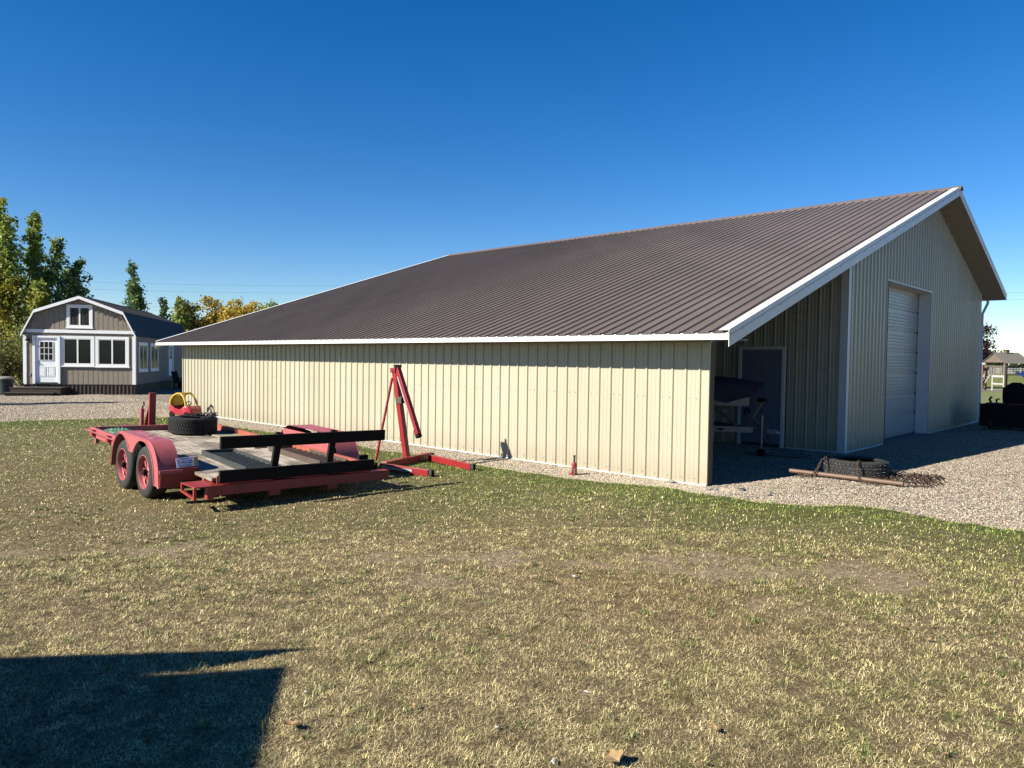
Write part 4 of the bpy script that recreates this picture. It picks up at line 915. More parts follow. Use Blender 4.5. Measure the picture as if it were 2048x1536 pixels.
# local x = forward (towards lower right), y = left
mb = MB(); sec_ = [(-.40, .20, .14, .36), (-.33, .23, .10, .40), (-.15, .235, .08, .27), (.05, .235, .08, .25), (.20, .235, .08, .34), (.33, .22, .10, .34), (.41, .17, .13, .26)]
for (x, hw, z0, z1) in sec_:
    mb.v += [(x, -hw, z0), (x, -hw*1.0, z1), (x, hw, z1), (x, hw, z0)]
for i in range(len(sec_)-1):
    a = i*4; mb.f += [(a, a+4, a+5, a+1), (a+2, a+6, a+7, a+3), (a+3, a+7, a+4, a)]
    if i in (0, 4, 5): mb.f.append((a+1, a+5, a+6, a+2))
mb.f += [(0, 1, 2, 3), (27, 26, 25, 24)]
tb_ = mb.build('body', M['toyred'], toy, smooth=True, bevel=.02)
mb = MB()
for y in (-.19, .19):
    mb.tube([(-.36, y, .38), (-.34, y*.98, .52), (-.26, y*.9, .63), (-.15, y*.85, .69), (.0, y*.85, .70)], [.045, .042, .038, .034, .03], 10)
    mb.tube([(.0, y*.85, .70), (.10, y*.88, .62), (.18, y*.95, .48), (.22, y, .33)], [.03, .028, .028, .032], 10)
mb.tube([(-.0, -.165, .70), (0, .165, .70)], .03, 8); mb.box((-.36, -.16, .34), (-.30, .16, .63)); mb.tube([(-.15, -.165, .69), (-.15, .165, .69)], .028, 8)
mb.build('roof_frame', M['toyyellow'], toy, smooth=True)
mb = MB(); mb.tube([(.10+.03*math.cos(a_)*0, .07*math.cos(a_), .40+.07*math.sin(a_)) for a_ in np.linspace(0, 6.28, 14)[:-1]], .012, 6, True); mb.tube([(.10, 0, .40), (.17, 0, .32)], .012, 6); mb.build('steering_wheel', M['black'], toy)
for (x, y) in ((-.27, .22), (-.27, -.22), (.27, .21), (.27, -.21)):
    mb = MB(); mb.lathe([(0, -.03), (.085, -.03), (.09, 0), (.085, .03), (0, .03)], 20, T_((x, y, .09)) @ rotx(R(90))); mb.build('wheel', M['black'], toy, smooth=True)

# ================================================================== ENGINE HOIST
hoist = thing('engine_hoist', 'red folding engine hoist standing on the grass beside the trailer', 'engine hoist')
Zh = .035; P0 = V((-4.22, -2.68, Zh+.07)); P1 = V((-4.66, -1.36, Zh+.07))
MB().bar(P0, P1, .10, .11).build('cross_beam', M['redhoist'], hoist, bevel=.005)
MB().bar((-4.19, -2.76, Zh+.065), (-3.20, -2.60, Zh+.055), .075, .10).build('leg', M['redhoist'], hoist, bevel=.005)
MB().bar((-4.48, -1.50, Zh+.065), (-3.22, -1.70, Zh+.055), .075, .10).build('leg', M['redhoist'], hoist, bevel=.005)
mb = MB(); mb.bar((-4.12, -2.793, Zh+.07), (-3.50, -2.69, Zh+.062), .006, .045); mb.build('chipped_patch', M['bare'], hoist)
MT = V((-4.80, -2.02, 1.60)); MBs = V((-4.52, -1.98, Zh+.10))
MB().bar(MBs, MT, .085, .10, (1, 0, 0)).build('mast', M['redhoist'], hoist, bevel=.005)
mb = MB(); mb.box((-.07, -.06, -.03), (.06, .06, .05), T_(MT)); mb.build('mast_cap', M['redhoist'], hoist, bevel=.006)
BT = V((-4.20, -2.00, .56)); Bt = MT+V((.06, 0, .05))
MB().bar(Bt, BT, .075, .09, (1, 0, 0)).build('boom', M['redhoist'], hoist, bevel=.005)
dd = (BT-Bt).normalized(); q = MB(); q.bar(Bt+dd*.15+V((-.025, -.0385, -.012)), BT-dd*.09+V((-.025, -.0385, -.012)), .004, .026, (1, 0, 0)); q.build('chipped_patch', M['bare'], hoist)
MB().bar(BT, BT+dd*.06, .08, .095, (1, 0, 0)).build('boom_end', M['black'], hoist, bevel=.01)
mb = MB(); mb.tube([Bt+V((0, -.07, .03)), Bt+V((0, .07, .03))], .028, 12); mb.tube([MT+V((.0, -.07, .0)), MT+V((.0, .07, .0))], .018, 10); mb.build('pivot', M['darksteel'], hoist)
k_ = MBs+(MT-MBs)*.66; mb = MB(); mb.box((-.05, -.06, -.05), (.09, -.05, .05), T_(k_+V((.04, 0, 0)))); mb.box((-.05, .05, -.05), (.09, .06, .05), T_(k_+V((.04, 0, 0)))); mb.box((-.05, -.06, .05), (.10, .06, .06), T_(k_+V((.04, 0, 0)))); mb.build('ram_bracket', M['brownsteel'], hoist)
MB().bar(MT+V((-.06, -.02, -.12)), (-4.98, -2.28, Zh+.03), .03, .03, (1, 0, 0)).build('brace', M['redhoist'], hoist)
for (x, y, nm) in ((-3.16, -2.59, 0), (-3.18, -1.705, 0), (-4.30, -2.80, 0), (-4.66, -1.31, 0)):
    mb = MB(); mb.lathe([(0, -.02), (.036, -.02), (.04, -.01), (.04, .01), (.036, .02), (0, .02)], 16, T_((x, y, Zh+.035)) @ rotx(R(90))); c = mb.build('caster', M['black'], hoist, smooth=True)
    mb = MB(); mb.box((-.03, -.03, .0), (.03, -.024, .075), T_((x, y, Zh+.03))); mb.box((-.03, .024, .0), (.03, .03, .075), T_((x, y, Zh+.03))); mb.box((-.03, -.03, .075), (.03, .03, .082), T_((x, y, Zh+.03))); mb.build('fork', M['darksteel'], c)

# ================================================================== BOTTLE JACK
jack = thing('bottle_jack', 'small red bottle jack standing in the gravel against the wall', 'bottle jack', (-1.985, -.62, .0), R(-15))
MB().box((-.065, -.065, 0), (.065, .065, .022)).build('base', M['redhoist'], jack, bevel=.006)
mb = MB(); mb.lathe([(0, .02), (.045, .02), (.045, .175), (.038, .19), (.024, .195), (.024, .2), (0, .2)], 22); mb.build('body', M['redhoist'], jack, smooth=True)
mb = MB(); mb.lathe([(.016, .2), (.016, .29), (.022, .292), (.022, .31), (0, .31)], 14); mb.build('ram', M['darksteel'], jack, smooth=True)
mb = MB(); mb.tube([(.02, -.075, .03), (.075, -.06, .21)], .011, 8); mb.build('handle', M['pink'], jack); mb = MB(); mb.tube([(.05, -.03, .02), (.06, -.03, .12)], .014, 8); mb.build('pump', M['galv'], jack)

# ================================================================== TYRE DRAG
def chain(name, pts, parent=None, lk=.052, rr=.0065, m=None, label=None):
    pts = [V(p) for p in pts]; seg = []; tot = 0
    dense = []
    for i in range(len(pts)-1):
        n = max(2, int((pts[i+1]-pts[i]).length/.01))
        for k in range(n): dense.append(pts[i].lerp(pts[i+1], k/n))
    dense.append(pts[-1]); mb = MB(); acc = 0; last = dense[0]; kk = 0
    for p in dense[1:]:
        if (p-last).length >= lk*.72:
            d = (p-last).normalized(); c = (p+last)/2; x = d.orthogonal().normalized(); z = d.cross(x); ang = kk*math.pi/2
            a_ = x*math.cos(ang)+z*math.sin(ang); ring = []
            for j in range(10):
                t_ = 2*math.pi*j/10; ring.append(c+d*(lk/2*math.cos(t_))+a_*(lk*.30*math.sin(t_)))
            mb.tube(ring, rr, 5, True); last = p; kk += 1
    o = mb.build(name, m or M['chain'], parent); return o
dt = thing('drag_tyre', 'worn studded truck tyre lying on the gravel by the gable corner', 'tyre', (1.36, 2.21, .085))
tyre_mesh(.458, .285, .120, blocks=46, mtx=T_((0, 0, .135)) @ rotz(.2)).build('tyre', M['rubbergrey'], dt)
mb = MB()
for k in range(90):
    a_ = random.uniform(-2.9, .3); z = .135+random.choice((-.07, -.03, .02, .07))+random.uniform(-.01, .01); mb.ico((.461*math.cos(a_), .461*math.sin(a_), z), .005)
mb.build('studs', M['bare'], dt)['kind'] = 'stuff'
tag(MB().tube([(0.558, 1.631, 0.13), (2.207, 1.583, 0.13)], .033, 18).build('steel_pipe', M['pipe'], smooth=True), 'long brown steel pipe lying in front of the worn tyre', 'pipe')
c1 = chain('chain', [(1.006, 1.935, 0.36), (1.044, 1.812, 0.365), (1.025, 1.678, 0.342), (0.997, 1.583, 0.199), (0.949, 1.507, 0.104), (0.835, 1.468, 0.095), (0.72, 1.507, 0.095)]); tag(c1, 'rusty chain over the left side of the worn tyre', 'chain', 'chains from the tyre to the pipe')
c2 = chain('chain', [(1.531, 1.831, 0.365), (1.54, 1.697, 0.351), (1.559, 1.64, 0.237), (1.635, 1.526, 0.133), (1.731, 1.468, 0.095), (1.883, 1.459, 0.095), (1.959, 1.497, 0.095)]); tag(c2, 'rusty chain over the right side of the worn tyre', 'chain', 'chains from the tyre to the pipe')
mb = MB(); rs = random.Random(5)
for i in range(9):
    for j in range(8):
        x0_ = 1.68+i*.10+(j % 2)*.05; y0_ = 1.86+j*.14
        if x0_ > 2.58-.03*j: continue
        for (dx, dy) in ((.052, .14), (-.052, .14)):
            if rs.random() < .9: mb.tube([(x0_, y0_, .10+rs.uniform(0, .02)), (x0_+dx*.5, y0_+dy*.5, .115+rs.uniform(0, .025)), (x0_+dx+rs.uniform(-.02, .02), y0_+dy, .098)], .0085, 5)
        if rs.random() < .8: mb.tube([(x0_, y0_, .11), (x0_+rs.uniform(-.02, .05), y0_+rs.uniform(-.05, .02), .155+rs.uniform(-.02, .02))], .007, 5)
for k in range(4): mb.tube([(2.24+k*.06, 1.60+k*.05, .11), (2.34+k*.07, 1.67+k*.04, .11)], .012, 5)
m2 = MB()
for k in range(9): m2.tube([(rs.uniform(.7, 1.1), rs.uniform(1.68, 1.9), .10), (rs.uniform(.7, 1.1), rs.uniform(1.68, 1.9), .13)], .007, 5)
m2.tube([(.68, 1.72, .10), (.9, 1.80, .105), (1.12, 1.84, .10)], .008, 5)
tag(m2.build('harrow_links', M['chain']), 'few rusty loose harrow links left of the worn tyre', 'harrow')
tag(mb.build('chain_harrow', M['chain']), 'rusty chain harrow mat spread beside the worn tyre', 'harrow')

# ================================================================== BOAT ON ITS TRAILER
BY = 4.0
boat = thing('motor_boat', 'pale motor boat under a dark blue cover inside the lean-to', 'boat')
sec = []  # x, half beam at gunwale, keel z, chine z, gunwale z
for i in range(17):
    t_ = i/16; x = -6.6+5.35*t_; w1 = 1.0*(1-max(0, (t_-.35)/.65)**2.2); kz = .56+.52*max(0, (t_-.55)/.45)**2.0; gz_ = 1.12+.02*t_; sec.append((x, max(.01, w1), kz, min(kz+.18, gz_-.02), gz_))
mb = MB()
for (x, w1, kz, cz, gz_) in sec: mb.v += [(x, BY-w1, gz_), (x, BY-w1*.96, gz_-.18), (x, BY-w1*.80, cz), (x, BY, kz), (x, BY+w1*.80, cz), (x, BY+w1*.96, gz_-.18), (x, BY+w1, gz_)]
for i in range(16):
    for j in range(6): a = i*7+j; mb.f.append((a, a+7, a+8, a+1))
mb.f.append((0, 1, 2, 3, 4, 5, 6)); mb.build('hull', M['boathull'], boat, smooth=True)
mb = MB(); k = 12
for i in range(20):
    t_ = i/19; x = -6.65+5.73*t_; w1 = 1.04*(1-max(0, (t_-.35)/.65)**2.4)+.02; top = 1.50-.08*max(0, t_-.8)/.2+.05*math.sin(t_*9)
    for j in range(k+1):
        s_ = j/k*2-1; e = abs(s_); fold = .02*math.sin(j*2.1+i*.9)
        zc = (top-.30*e**2.2 if e < .8 else top-.18-(e-.8)*(1.15+.6*max(0, t_-.7))-.02*t_)+fold*(1 if e > .3 else .3); mb.v.append((x-(top-zc)*1.15*t_**5, BY+s_*w1*(1.0 if e < .8 else 1.03), zc))
for i in range(19):
    for j in range(k): a = i*(k+1)+j; mb.f.append((a, a+k+1, a+k+2, a+1))
mb.build('cover', M['cover'], boat, smooth=True)
bt = thing('boat_trailer', 'galvanised boat trailer carrying the covered boat in the lean-to', 'boat trailer')
mb = MB(); mb.bar((-6.5, BY-.75, .50), (-2.2, BY-.6, .50), .07, .11); mb.bar((-2.2, BY-.6, .50), (-1.15, BY, .50), .07, .11); mb.bar((-6.5, BY+.75, .50), (-2.2, BY+.6, .50), .07, .11); mb.bar((-2.2, BY+.6, .50), (-1.15, BY, .50), .07, .11); mb.bar((-1.6, BY, .50), (-.86, BY, .49), .08, .10)
for x in (-5.8, -4.2, -2.6): mb.bar((x, BY-.72, .47), (x, BY+.72, .47), .06, .06)
mb.build('frame', M['galv'], bt)
mb = MB(); mb.bar((-1.32, BY, .54), (-.98, BY, 1.12), .09, .07, (1, 0, 0)); mb.bar((-1.0, BY, .56), (-1.22, BY, .78), .05, .04, (1, 0, 0)); mb.bar((-1.95, BY, .86), (-1.5, BY, .55), .05, .05); mb.build('winch_post', M['galv'], bt)
MB().box((-1.06, BY-.07, 1.06), (-.92, BY+.07, 1.14)).build('bow_stop', M['black'], bt, bevel=.01)
mb = MB(); mb.lathe([(.05, -.05), (.05, .05)], 16, T_((-1.3, BY, .86)) @ rotx(R(90))); mb.tube([(-1.3, BY-.06, .86), (-1.22, BY-.14, .93)], .012, 6); mb.build('winch', M['black'], bt)
mb = MB(); mb.tube([(-.95, BY-.09, .26), (-.95, BY-.09, .80)], .028, 12); mb.tube([(-.95, BY-.09, .11), (-.95, BY-.09, .26)], .02, 10); j_ = mb.build('jack', M['galv'], bt); mb = MB(); mb.lathe([(0, -.025), (.075, -.025), (.08, 0), (.075, .025), (0, .025)], 18, T_((-.95, BY-.09, .08)) @ rotx(R(90))); mb.build('jack_wheel', M['black'], j_, smooth=True)
mb = MB(); mb.box((-.88, BY-.04, .45), (-.70, BY+.04, .53)); mb.lathe([(0, 0), (.045, .01), (.04, .05), (0, .07)], 12, T_((-.68, BY, .45))); mb.build('coupler', M['bare'], bt, bevel=.01)
MB().box((-1.72, BY-.40, .48), (-1.60, BY-.36, .52), None).build('marker_light', M['amber'], bt, bevel=.008)
mb = MB()
for k in range(2): mb.tube([(-.86, BY-.03+k*.06, .44), (-.82, BY+k*.06, .24), (-.90, BY+k*.05, .2), (-1.0, BY+k*.04, .42)], .01, 6)
mb.build('safety_chain', M['chain'], bt)
for y in (BY-.98, BY+.98):
    m_ = T_((-4.8, y, .30)) @ rotx(R(90)); mb = MB(); mb.lathe([(.16, -.08), (.26, -.085), (.29, -.06), (.295, 0), (.29, .06), (.26, .085), (.16, .08)], 28, m_); w_ = mb.build('wheel', M['rubber'], bt, smooth=True); mb = MB(); mb.lathe([(.16, .06), (.08, .05), (0, .06)], 20, m_); mb.lathe([(.16, -.06), (.08, -.05), (0, -.06)], 20, m_); mb.build('rim', M['galv'], w_)
MB().tube([(-4.8, BY-.95, .3), (-4.8, BY+.95, .3)], .03, 8).build('axle', M['galv'], bt)
pk = thing('timber_plank', 'flat grey timber plank on the ground inside the lean-to', 'plank', (-1.30, 3.95, .02), R(12)); MB().box((0, 0, 0), (1.25, .20, .035)).build('plank', M['greywood'], pk, bevel=.004)

# ================================================================== MOWER AND CART at the far right
ct = thing('dump_cart', 'black steel cart with straight sides parked past the gable end', 'cart', (.80, 14.0, .06), R(4))
mb = MB(); w_, d_, h_ = 1.9, 1.0, .69
mb.box((0, 0, .10), (w_, .03, h_)); mb.box((0, d_-.03, .10), (w_, d_, h_)); mb.box((0, .032, .10), (.03, d_-.032, h_)); mb.box((w_-.03, .032, .10), (w_, d_-.032, h_)); mb.box((.032, .032, .10), (w_-.032, d_-.032, .13)); mb.build('tub', M['black'], ct)
MB().box((-.015, -.02, h_), (w_+.015, .05, h_+.03)).build('rim_bar', M['black'], ct, bevel=.006)
for x in (.25, w_-.25):
    mb = MB(); mb.lathe([(0, -.06), (.17, -.06), (.19, -.03), (.19, .03), (.17, .06), (0, .06)], 20, T_((x, .15, .19)) @ roty(R(90))); mb.build('wheel', M['rubber'], ct, smooth=True)
mw = thing('riding_mower', 'riding mower with black high-backed seat behind the black cart', 'riding mower', (1.50, 15.45, .08), R(0))
MB().box((-.50, -.45, .30), (.55, .45, .62)).build('body', M['mulch'], mw, bevel=.06)
MB().box((-.72, -.62, .60), (.60, -.35, .70)).build('fender', M['mulch'], mw, bevel=.03)
mb = MB(); mb.box((-.36, -.30, .62), (.30, .28, .78)); mb.build('seat', M['black'], mw, bevel=.05)
mb = MB(); mb.prism([(-.34, .70), (.30, .70), (.30, 1.02), (.22, 1.20), (.06, 1.29), (-.12, 1.29), (-.26, 1.20), (-.34, 1.02)], .16, T_((0, -.30, 0)) @ rotx(R(90))); mb.build('backrest', M['black'], mw, bevel=.03)
mb = MB(); mb.tube([(-.50, -.2, .62), (-.52, -.25, .78), (-.44, -.25, .80)], .025, 8); mb.tube([(-.62, -.4, .68), (-.66, -.4, .80), (-.60, -.4, .86)], .03, 8); mb.build('lever', M['black'], mw)
mb = MB(); mb.tube([(-.36, -.1, .80), (-.36, -.1, 1.14)], .04, 8); mb.build('armrest', M['black'], mw)
for (x, y, r_) in ((-.48, -.35, .26), (.5, -.35, .26), (-.42, .6, .18), (.42, .6, .18)):
    mb = MB(); mb.lathe([(0, -.09), (r_-.03, -.09), (r_, -.05), (r_, .05), (r_-.03, .09), (0, .09)], 22, T_((x, y, r_)) @ roty(R(90))); mb.build('wheel', M['rubber'], mw, smooth=True)

# ================================================================== PLAY SET
ps_ = thing('play_tower', 'weathered timber play tower with shingled roof and blue slide', 'play set', (-5.45, 56.4, .0), R(-32))
w2, d2 = .80, 1.0
for (x, y) in ((-w2, -d2), (w2, -d2), (-w2, d2), (w2, d2)): MB().box((x-.06, y-.06, 0), (x+.06, y+.06, 2.15)).build('post', M['playwood'], ps_)
mb = MB()
for i in range(12): mb.box((-w2, -d2+i*.168, 1.16), (w2, -d2+i*.168+.15, 1.22))
mb.build('platform', M['playwood'], ps_)
mb = MB()
for i in range(11): mb.box((-w2+.08+i*.14, -d2-.03, 1.24), (-w2+.14+i*.14, -d2-.01, 1.80))
for i in range(14): mb.box((w2+.01, -d2+.08+i*.14, 1.24), (w2+.03, -d2+.14+i*.14, 1.80)); mb.box((-w2-.03, -d2+.08+i*.14, 1.24), (-w2-.01, -d2+.14+i*.14, 1.80))
mb.build('baluster', M['fencewhite'] if 0 else M['binlid'], ps_)
mb = MB(); mb.box((-w2-.08, -d2-.05, 1.80), (w2+.08, -d2+.05, 1.88)); mb.box((w2-.02, -d2, 1.80), (w2+.08, d2, 1.88)); mb.box((-w2-.08, -d2, 1.80), (-w2+.02, d2, 1.88)); mb.build('top_rail', M['playwood'], ps_)
mb = MB(); rw = w2+.32
for sx in (-1, 1):
    for k in range(8):
        a0, a1 = k/8, (k+1)/8+.02; x0, x1 = sx*rw*(1-a0), sx*rw*(1-a1); z0, z1 = 2.05+.82*a0+.02, 2.05+.82*a1
        mb.add([(x0, -d2-.2, z0), (x1, -d2-.2, z1), (x1, d2+.2, z1), (x0, d2+.2, z0), (x0, -d2-.2, z0-.03), (x1, -d2-.2, z1-.03), (x1, d2+.2, z1-.03), (x0, d2+.2, z0-.03)], [(0, 1, 2, 3), (7, 6, 5, 4), (0, 4, 5, 1), (3, 2, 6, 7), (0, 3, 7, 4)])
mb.build('roof', M['playroof'], ps_)
mb = MB(); mb.prism([(-rw+.2, 2.12), (rw-.2, 2.12), (0, 2.78)], .03, T_((0, -d2-.1, 0)) @ rotx(R(90))); mb.build('gable_panel', M['playwood'], ps_)
mb = MB(); mb.box((-.14, -.14, 2.85), (.14, .14, 3.05)); mb.box((-.2, -.2, 3.05), (.2, .2, 3.10)); mb.build('chimney', M['playwood'], ps_)
mb = MB()
for x in (-.85, -.35): mb.bar((x-.35, -d2-.55, 0), (x, -d2-.03, 1.2), .07, .05, (1, 0, 0))
for k in range(5): mb.bar((-1.17+.07*k, -d2-.5+.1*k, .12+.22*k), (-.67+.07*k, -d2-.5+.1*k, .12+.22*k), .1, .05)
mb.build('ladder', M['fencewhite'], ps_)
mb = MB()
for x in (-.2, .75): mb.box((x, -d2-.08, 0), (x+.09, -d2-.03, 1.16))
mb.box((-.2, -d2-.1, .45), (.8, -d2-.03, .56)); mb.box((-.2, -d2-.1, 1.0), (.8, -d2-.03, 1.15)); mb.build('lower_frame', M['fencewhite'], ps_)
mb = MB(); pts = [(w2+.05, .3, 1.35), (w2+.5, .3, 1.15), (w2+1.3, .3, .65), (w2+2.0, .3, .25), (w2+2.5, .3, .2)]
for i in range(4):
    a, b_ = V(pts[i]), V(pts[i+1]); mb.bar(a, b_, .5, .03); mb.bar(a+V((0, -.27, .07)), b_+V((0, -.27, .07)), .04, .16); mb.bar(a+V((0, .27, .07)), b_+V((0, .27, .07)), .04, .16)
mb.build('slide', M['blueplastic'], ps_)
sw = thing('lantern_post', 'orange-brown timber post with a white cap left of the play tower', 'post', (-6.78, 55.3, 0)); MB().box((-.07, -.07, 0), (.07, .07, 1.95)).build('post', M['orangewood'], sw); MB().box((-.2, -.1, 1.95), (.2, .1, 2.08)).build('cap', M['fencewhite'], sw, bevel=.02)
bb = thing('blue_tub', 'small blue plastic tub on the ground beside the timber post', 'tub', (-7.3, 57, 0)); mb = MB(); mb.lathe([(0, 0), (.26, 0), (.34, .5), (.37, .52), (.33, .52), (.25, .05), (0, .05)], 18); mb.build('tub', M['blueplastic'], bb, smooth=True)
mb = MB(); mb.add([(-14, 54.2, -.045), (14, 54.2, -.045), (14, 61.5, -.045), (-14, 61.5, -.045)], [(0, 1, 2, 3)]); tag(mb.build('sand', mat('play_sand', (.42, .35, .25), .95, var=.15, scale=4)), 'pale sand patch under the play tower', 'sand', kind='structure')
mb = MB(); mb.add([(-40, 32, -.05), (60, 32, -.05), (60, 53.5, -.05), (-40, 53.5, -.05)], [(0, 1, 2, 3)]); tag(mb.build('back_lawn', mat('green_lawn', (.24, .28, .07), .95, var=.35, scale=1.2, bmp=.03, bscale=14)), 'green mown lawn behind the gravel yard', 'lawn', kind='structure')
# white rail fence far away
fn = thing('rail_fence', 'long white rail fence across the far field', 'fence', (-60, 187, 0), R(3.5))
mb = MB()
for z in (.45, .85, 1.25): mb.box((0, -.02, z), (120, .02, z+.2))
mb.build('rail', M['fencewhite'], fn)
for i in range(41):
    MB().box((i*3-.08, -.06, 0), (i*3+.08, .06, 1.6)).build('post', M['fencewhite'], fn)
# ================================================================== POWER LINES
for i, (z, yy, lab) in enumerate(((13.9, 0, 'topmost thin overhead wire crossing the sky behind the buildings'), (12.9, 1, 'middle thin overhead wire crossing the sky behind the buildings'), (10.4, 2, 'lowest thin overhead wire crossing the sky behind the buildings'))):
    c0 = V((CAM.x, CAM.y, 0))+V((f.x, f.y, 0)).normalized()*(120+yy*2); a_ = c0-V((r.x, r.y, 0))*190; b_ = c0+V((r.x, r.y, 0))*190
    pts = [a_.lerp(b_, k/30)+V((0, 0, z-1.2*(1-(2*((k/30*4) % 1)-1)**2)*.8+.5)) for k in range(31)]
    tag(MB().tube(pts, .010, 5).build('overhead_wire', M['black']), lab, 'wire')

# ================================================================== TREES
def leafmesh(name, pts, size, cols, parent, sd):
    r_ = np.random.default_rng(sd); n = len(pts); a = r_.normal(size=(n, 3)); a /= np.linalg.norm(a, axis=1)[:, None]; b_ = r_.normal(size=(n, 3)); b_ -= a*(a*b_).sum(1)[:, None]; b_ /= np.linalg.norm(b_, axis=1)[:, None]
    s = (size*r_.uniform(.6, 1.3, n))[:, None]; P = np.asarray(pts)
    V_ = np.stack([P-a*s*.5, P+b_*s*.38-a*s*.08, P+a*s*.55, P-b_*s*.38-a*s*.08], 1).reshape(-1, 3); i = np.arange(n)*4; fc = np.c_[i, i+1, i+2, i+3]
    o = np_mesh(name, V_, [fc], M['leaf'], np.repeat(np.asarray(cols)*.85, 4, 0)); o.parent = parent; return o
PAL = {'dark': ((.065, .12, .045), (.20, .30, .09)), 'green': ((.12, .20, .035), (.42, .50, .10)), 'lime': ((.13, .155, .02), (.38, .37, .045)), 'yellow': ((.34, .25, .03), (.60, .45, .07)), 'brush': ((.07, .06, .02), (.17, .14, .05)), 'purple': ((.022, .012, .014), (.05, .026, .028)), 'mix': ((.05, .08, .02), (.27, .23, .04))}
def tree(name, label, x, y, h, rad, pal, spires=1, nl=5000, leaf=.17, base=.6, seed=1, shape='poplar', group=None, pal2=None, trunk=.16):
    rr = random.Random(seed); rn = np.random.default_rng(seed); t = thing(name, label, 'tree', (x, y, -.05), 0, group)
    tk = MB(); tops = [(0, 0, h)]
    for k in range(spires-1): a_ = rr.uniform(0, 6.28); q_ = rad*rr.uniform(.35, .75); tops.append((q_*math.cos(a_), q_*math.sin(a_), h*rr.uniform(.70, .94)))
    P = []; C = []
    for si, (tx, ty, th) in enumerate(tops):
        tk.tube([(tx*.1, ty*.1, 0), (tx*.6, ty*.6, th*.3), (tx, ty, th*.65), (tx, ty, th*.95)], [trunk, trunk*.7, trunk*.35, .02], 8)
        nbr = int(34*h/8) if shape == 'poplar' else int(26*h/6)
        for b_ in range(nbr):
            fz = base/th+(1-base/th)*(b_/nbr)**.9; z0 = th*fz
            env = rad*(1 if spires == 1 else .62)*(math.sin(min(1, (1-fz)*1.9+.08)*math.pi/2))**.8*(.55+.45*min(1, fz*3.2)) if shape == 'poplar' else rad*math.sqrt(max(.03, 1-((fz-.55)/.52)**2))
            a_ = rr.uniform(0, 6.28); ln = env*rr.uniform(.45, 1.08); up = ln*(.9 if shape == 'poplar' else .25)
            e = V((tx+ln*math.cos(a_), ty+ln*math.sin(a_), min(th+.2, z0+up))); s0 = V((tx*.9, ty*.9, z0)); tk.tube([s0, s0.lerp(e, .55)+V((0, 0, .05)), e], [.045*(1-fz)+.015, .02, .008], 5)
            n = max(6, int(nl/(nbr*len(tops)))); tt = rn.beta(1.7, 1.0, n)[:, None]; mid = np.array(s0)*(1-tt)+np.array(e)*tt
            sp_ = .10+.16*ln/ max(.5, rad)*rad*.55; cl = mid+rn.normal(0, 1, (n, 3))*np.array([sp_, sp_, sp_*1.1]); P.append(cl)
            lo, hi = PAL[pal]
            if pal2 and rr.random() < .5*(1.1-fz): lo, hi = PAL[pal2]
            k = rn.random((n, 1))*rr.uniform(.5, 1.0); C.append(np.array(lo)*(1-k)+np.array(hi)*k)
    tk.build('trunk', M['bark'], t, smooth=True); P = np.concatenate(P); C = np.concatenate(C); k = P[:, 2] > .15; leafmesh('crown', P[k], leaf, C[k], t, seed); return t
G = 'trees behind the cabin'
tree('poplar_tree', 'tallest green poplar at the left edge behind the cabin', -50.1, 1.7, 11.4, 2.0, 'green', 3, 11000, .20, 1, 11, group=G, pal2='lime')
tree('poplar_tree', 'tall dark green poplar right of the tallest one behind the cabin', -51, 3.8, 11.1, 1.35, 'green', 2, 8000, .19, 1, 12, group=G, pal2='dark')
tree('poplar_tree', 'dark broad poplar directly behind the cabin gable', -52.2, 5.4, 9.6, 2.0, 'dark', 3, 9500, .20, .8, 13, group=G, pal2='green')
tree('poplar_tree', 'yellowing young poplar at the left edge in front of the green ones', -44.8, .6, 7.2, 1.7, 'lime', 3, 9000, .17, .3, 14, group=G, pal2='yellow')
tree('poplar_tree', 'low yellow-green poplar behind the cabin eave corner', -46.5, 2.9, 6.2, 1.5, 'lime', 3, 6500, .17, .3, 15, group=G, pal2='green')
tree('poplar_tree', 'dark pointed poplar rising alone over the cabin roof', -61.2, 13.4, 9.6, 1.45, 'dark', 3, 6000, .20, 1.5, 16, group=G, pal2='green')
tree('poplar_tree', 'small dark poplar tip just right of the lone pointed one', -60.2, 15.6, 6.7, .7, 'dark', 1, 1500, .19, 1, 17, group=G)
tree('poplar_tree', 'slim green poplar tip left of the yellow trees', -58.5, 16.2, 6.8, .9, 'green', 2, 3000, .19, 1, 18, group=G, pal2='lime')
for i, (x, y, h, lab, pl, p2) in enumerate(((-61.0, 18.1, 6.6, 'leftmost yellow autumn tree beyond the barn roof edge', 'mix', 'green'), (-60.1, 19.8, 7.05, 'tallest yellow autumn tree beyond the barn roof edge', 'yellow', 'mix'), (-58.8, 21.0, 6.9, 'golden autumn tree second from the right beyond the barn roof', 'yellow', 'lime'), (-57.6, 22.2, 6.7, 'rightmost golden autumn tree beyond the barn roof', 'yellow', 'mix'), (-60.1, 24.8, 6.9, 'green-tipped tree just clearing the barn roof slope', 'green', 'lime'))):
    tree('autumn_tree', lab, x, y, h, 1.75, pl, 4, 9500, .20, .8, 30+i, shape='round', group='yellow trees beyond the barn')
tree('purple_tree', 'dark purple-leaved tree beside the far barn corner', -8.5, 62.6, 5.1, 1.5, 'purple', 2, 6000, .20, .6, 41, shape='round')
tree('poplar_tree', 'tall slim poplar beyond the left edge shading the gravel', -29.4, -14.8, 10.4, .95, 'green', 1, 5000, .16, .5, 42, pal2='lime')
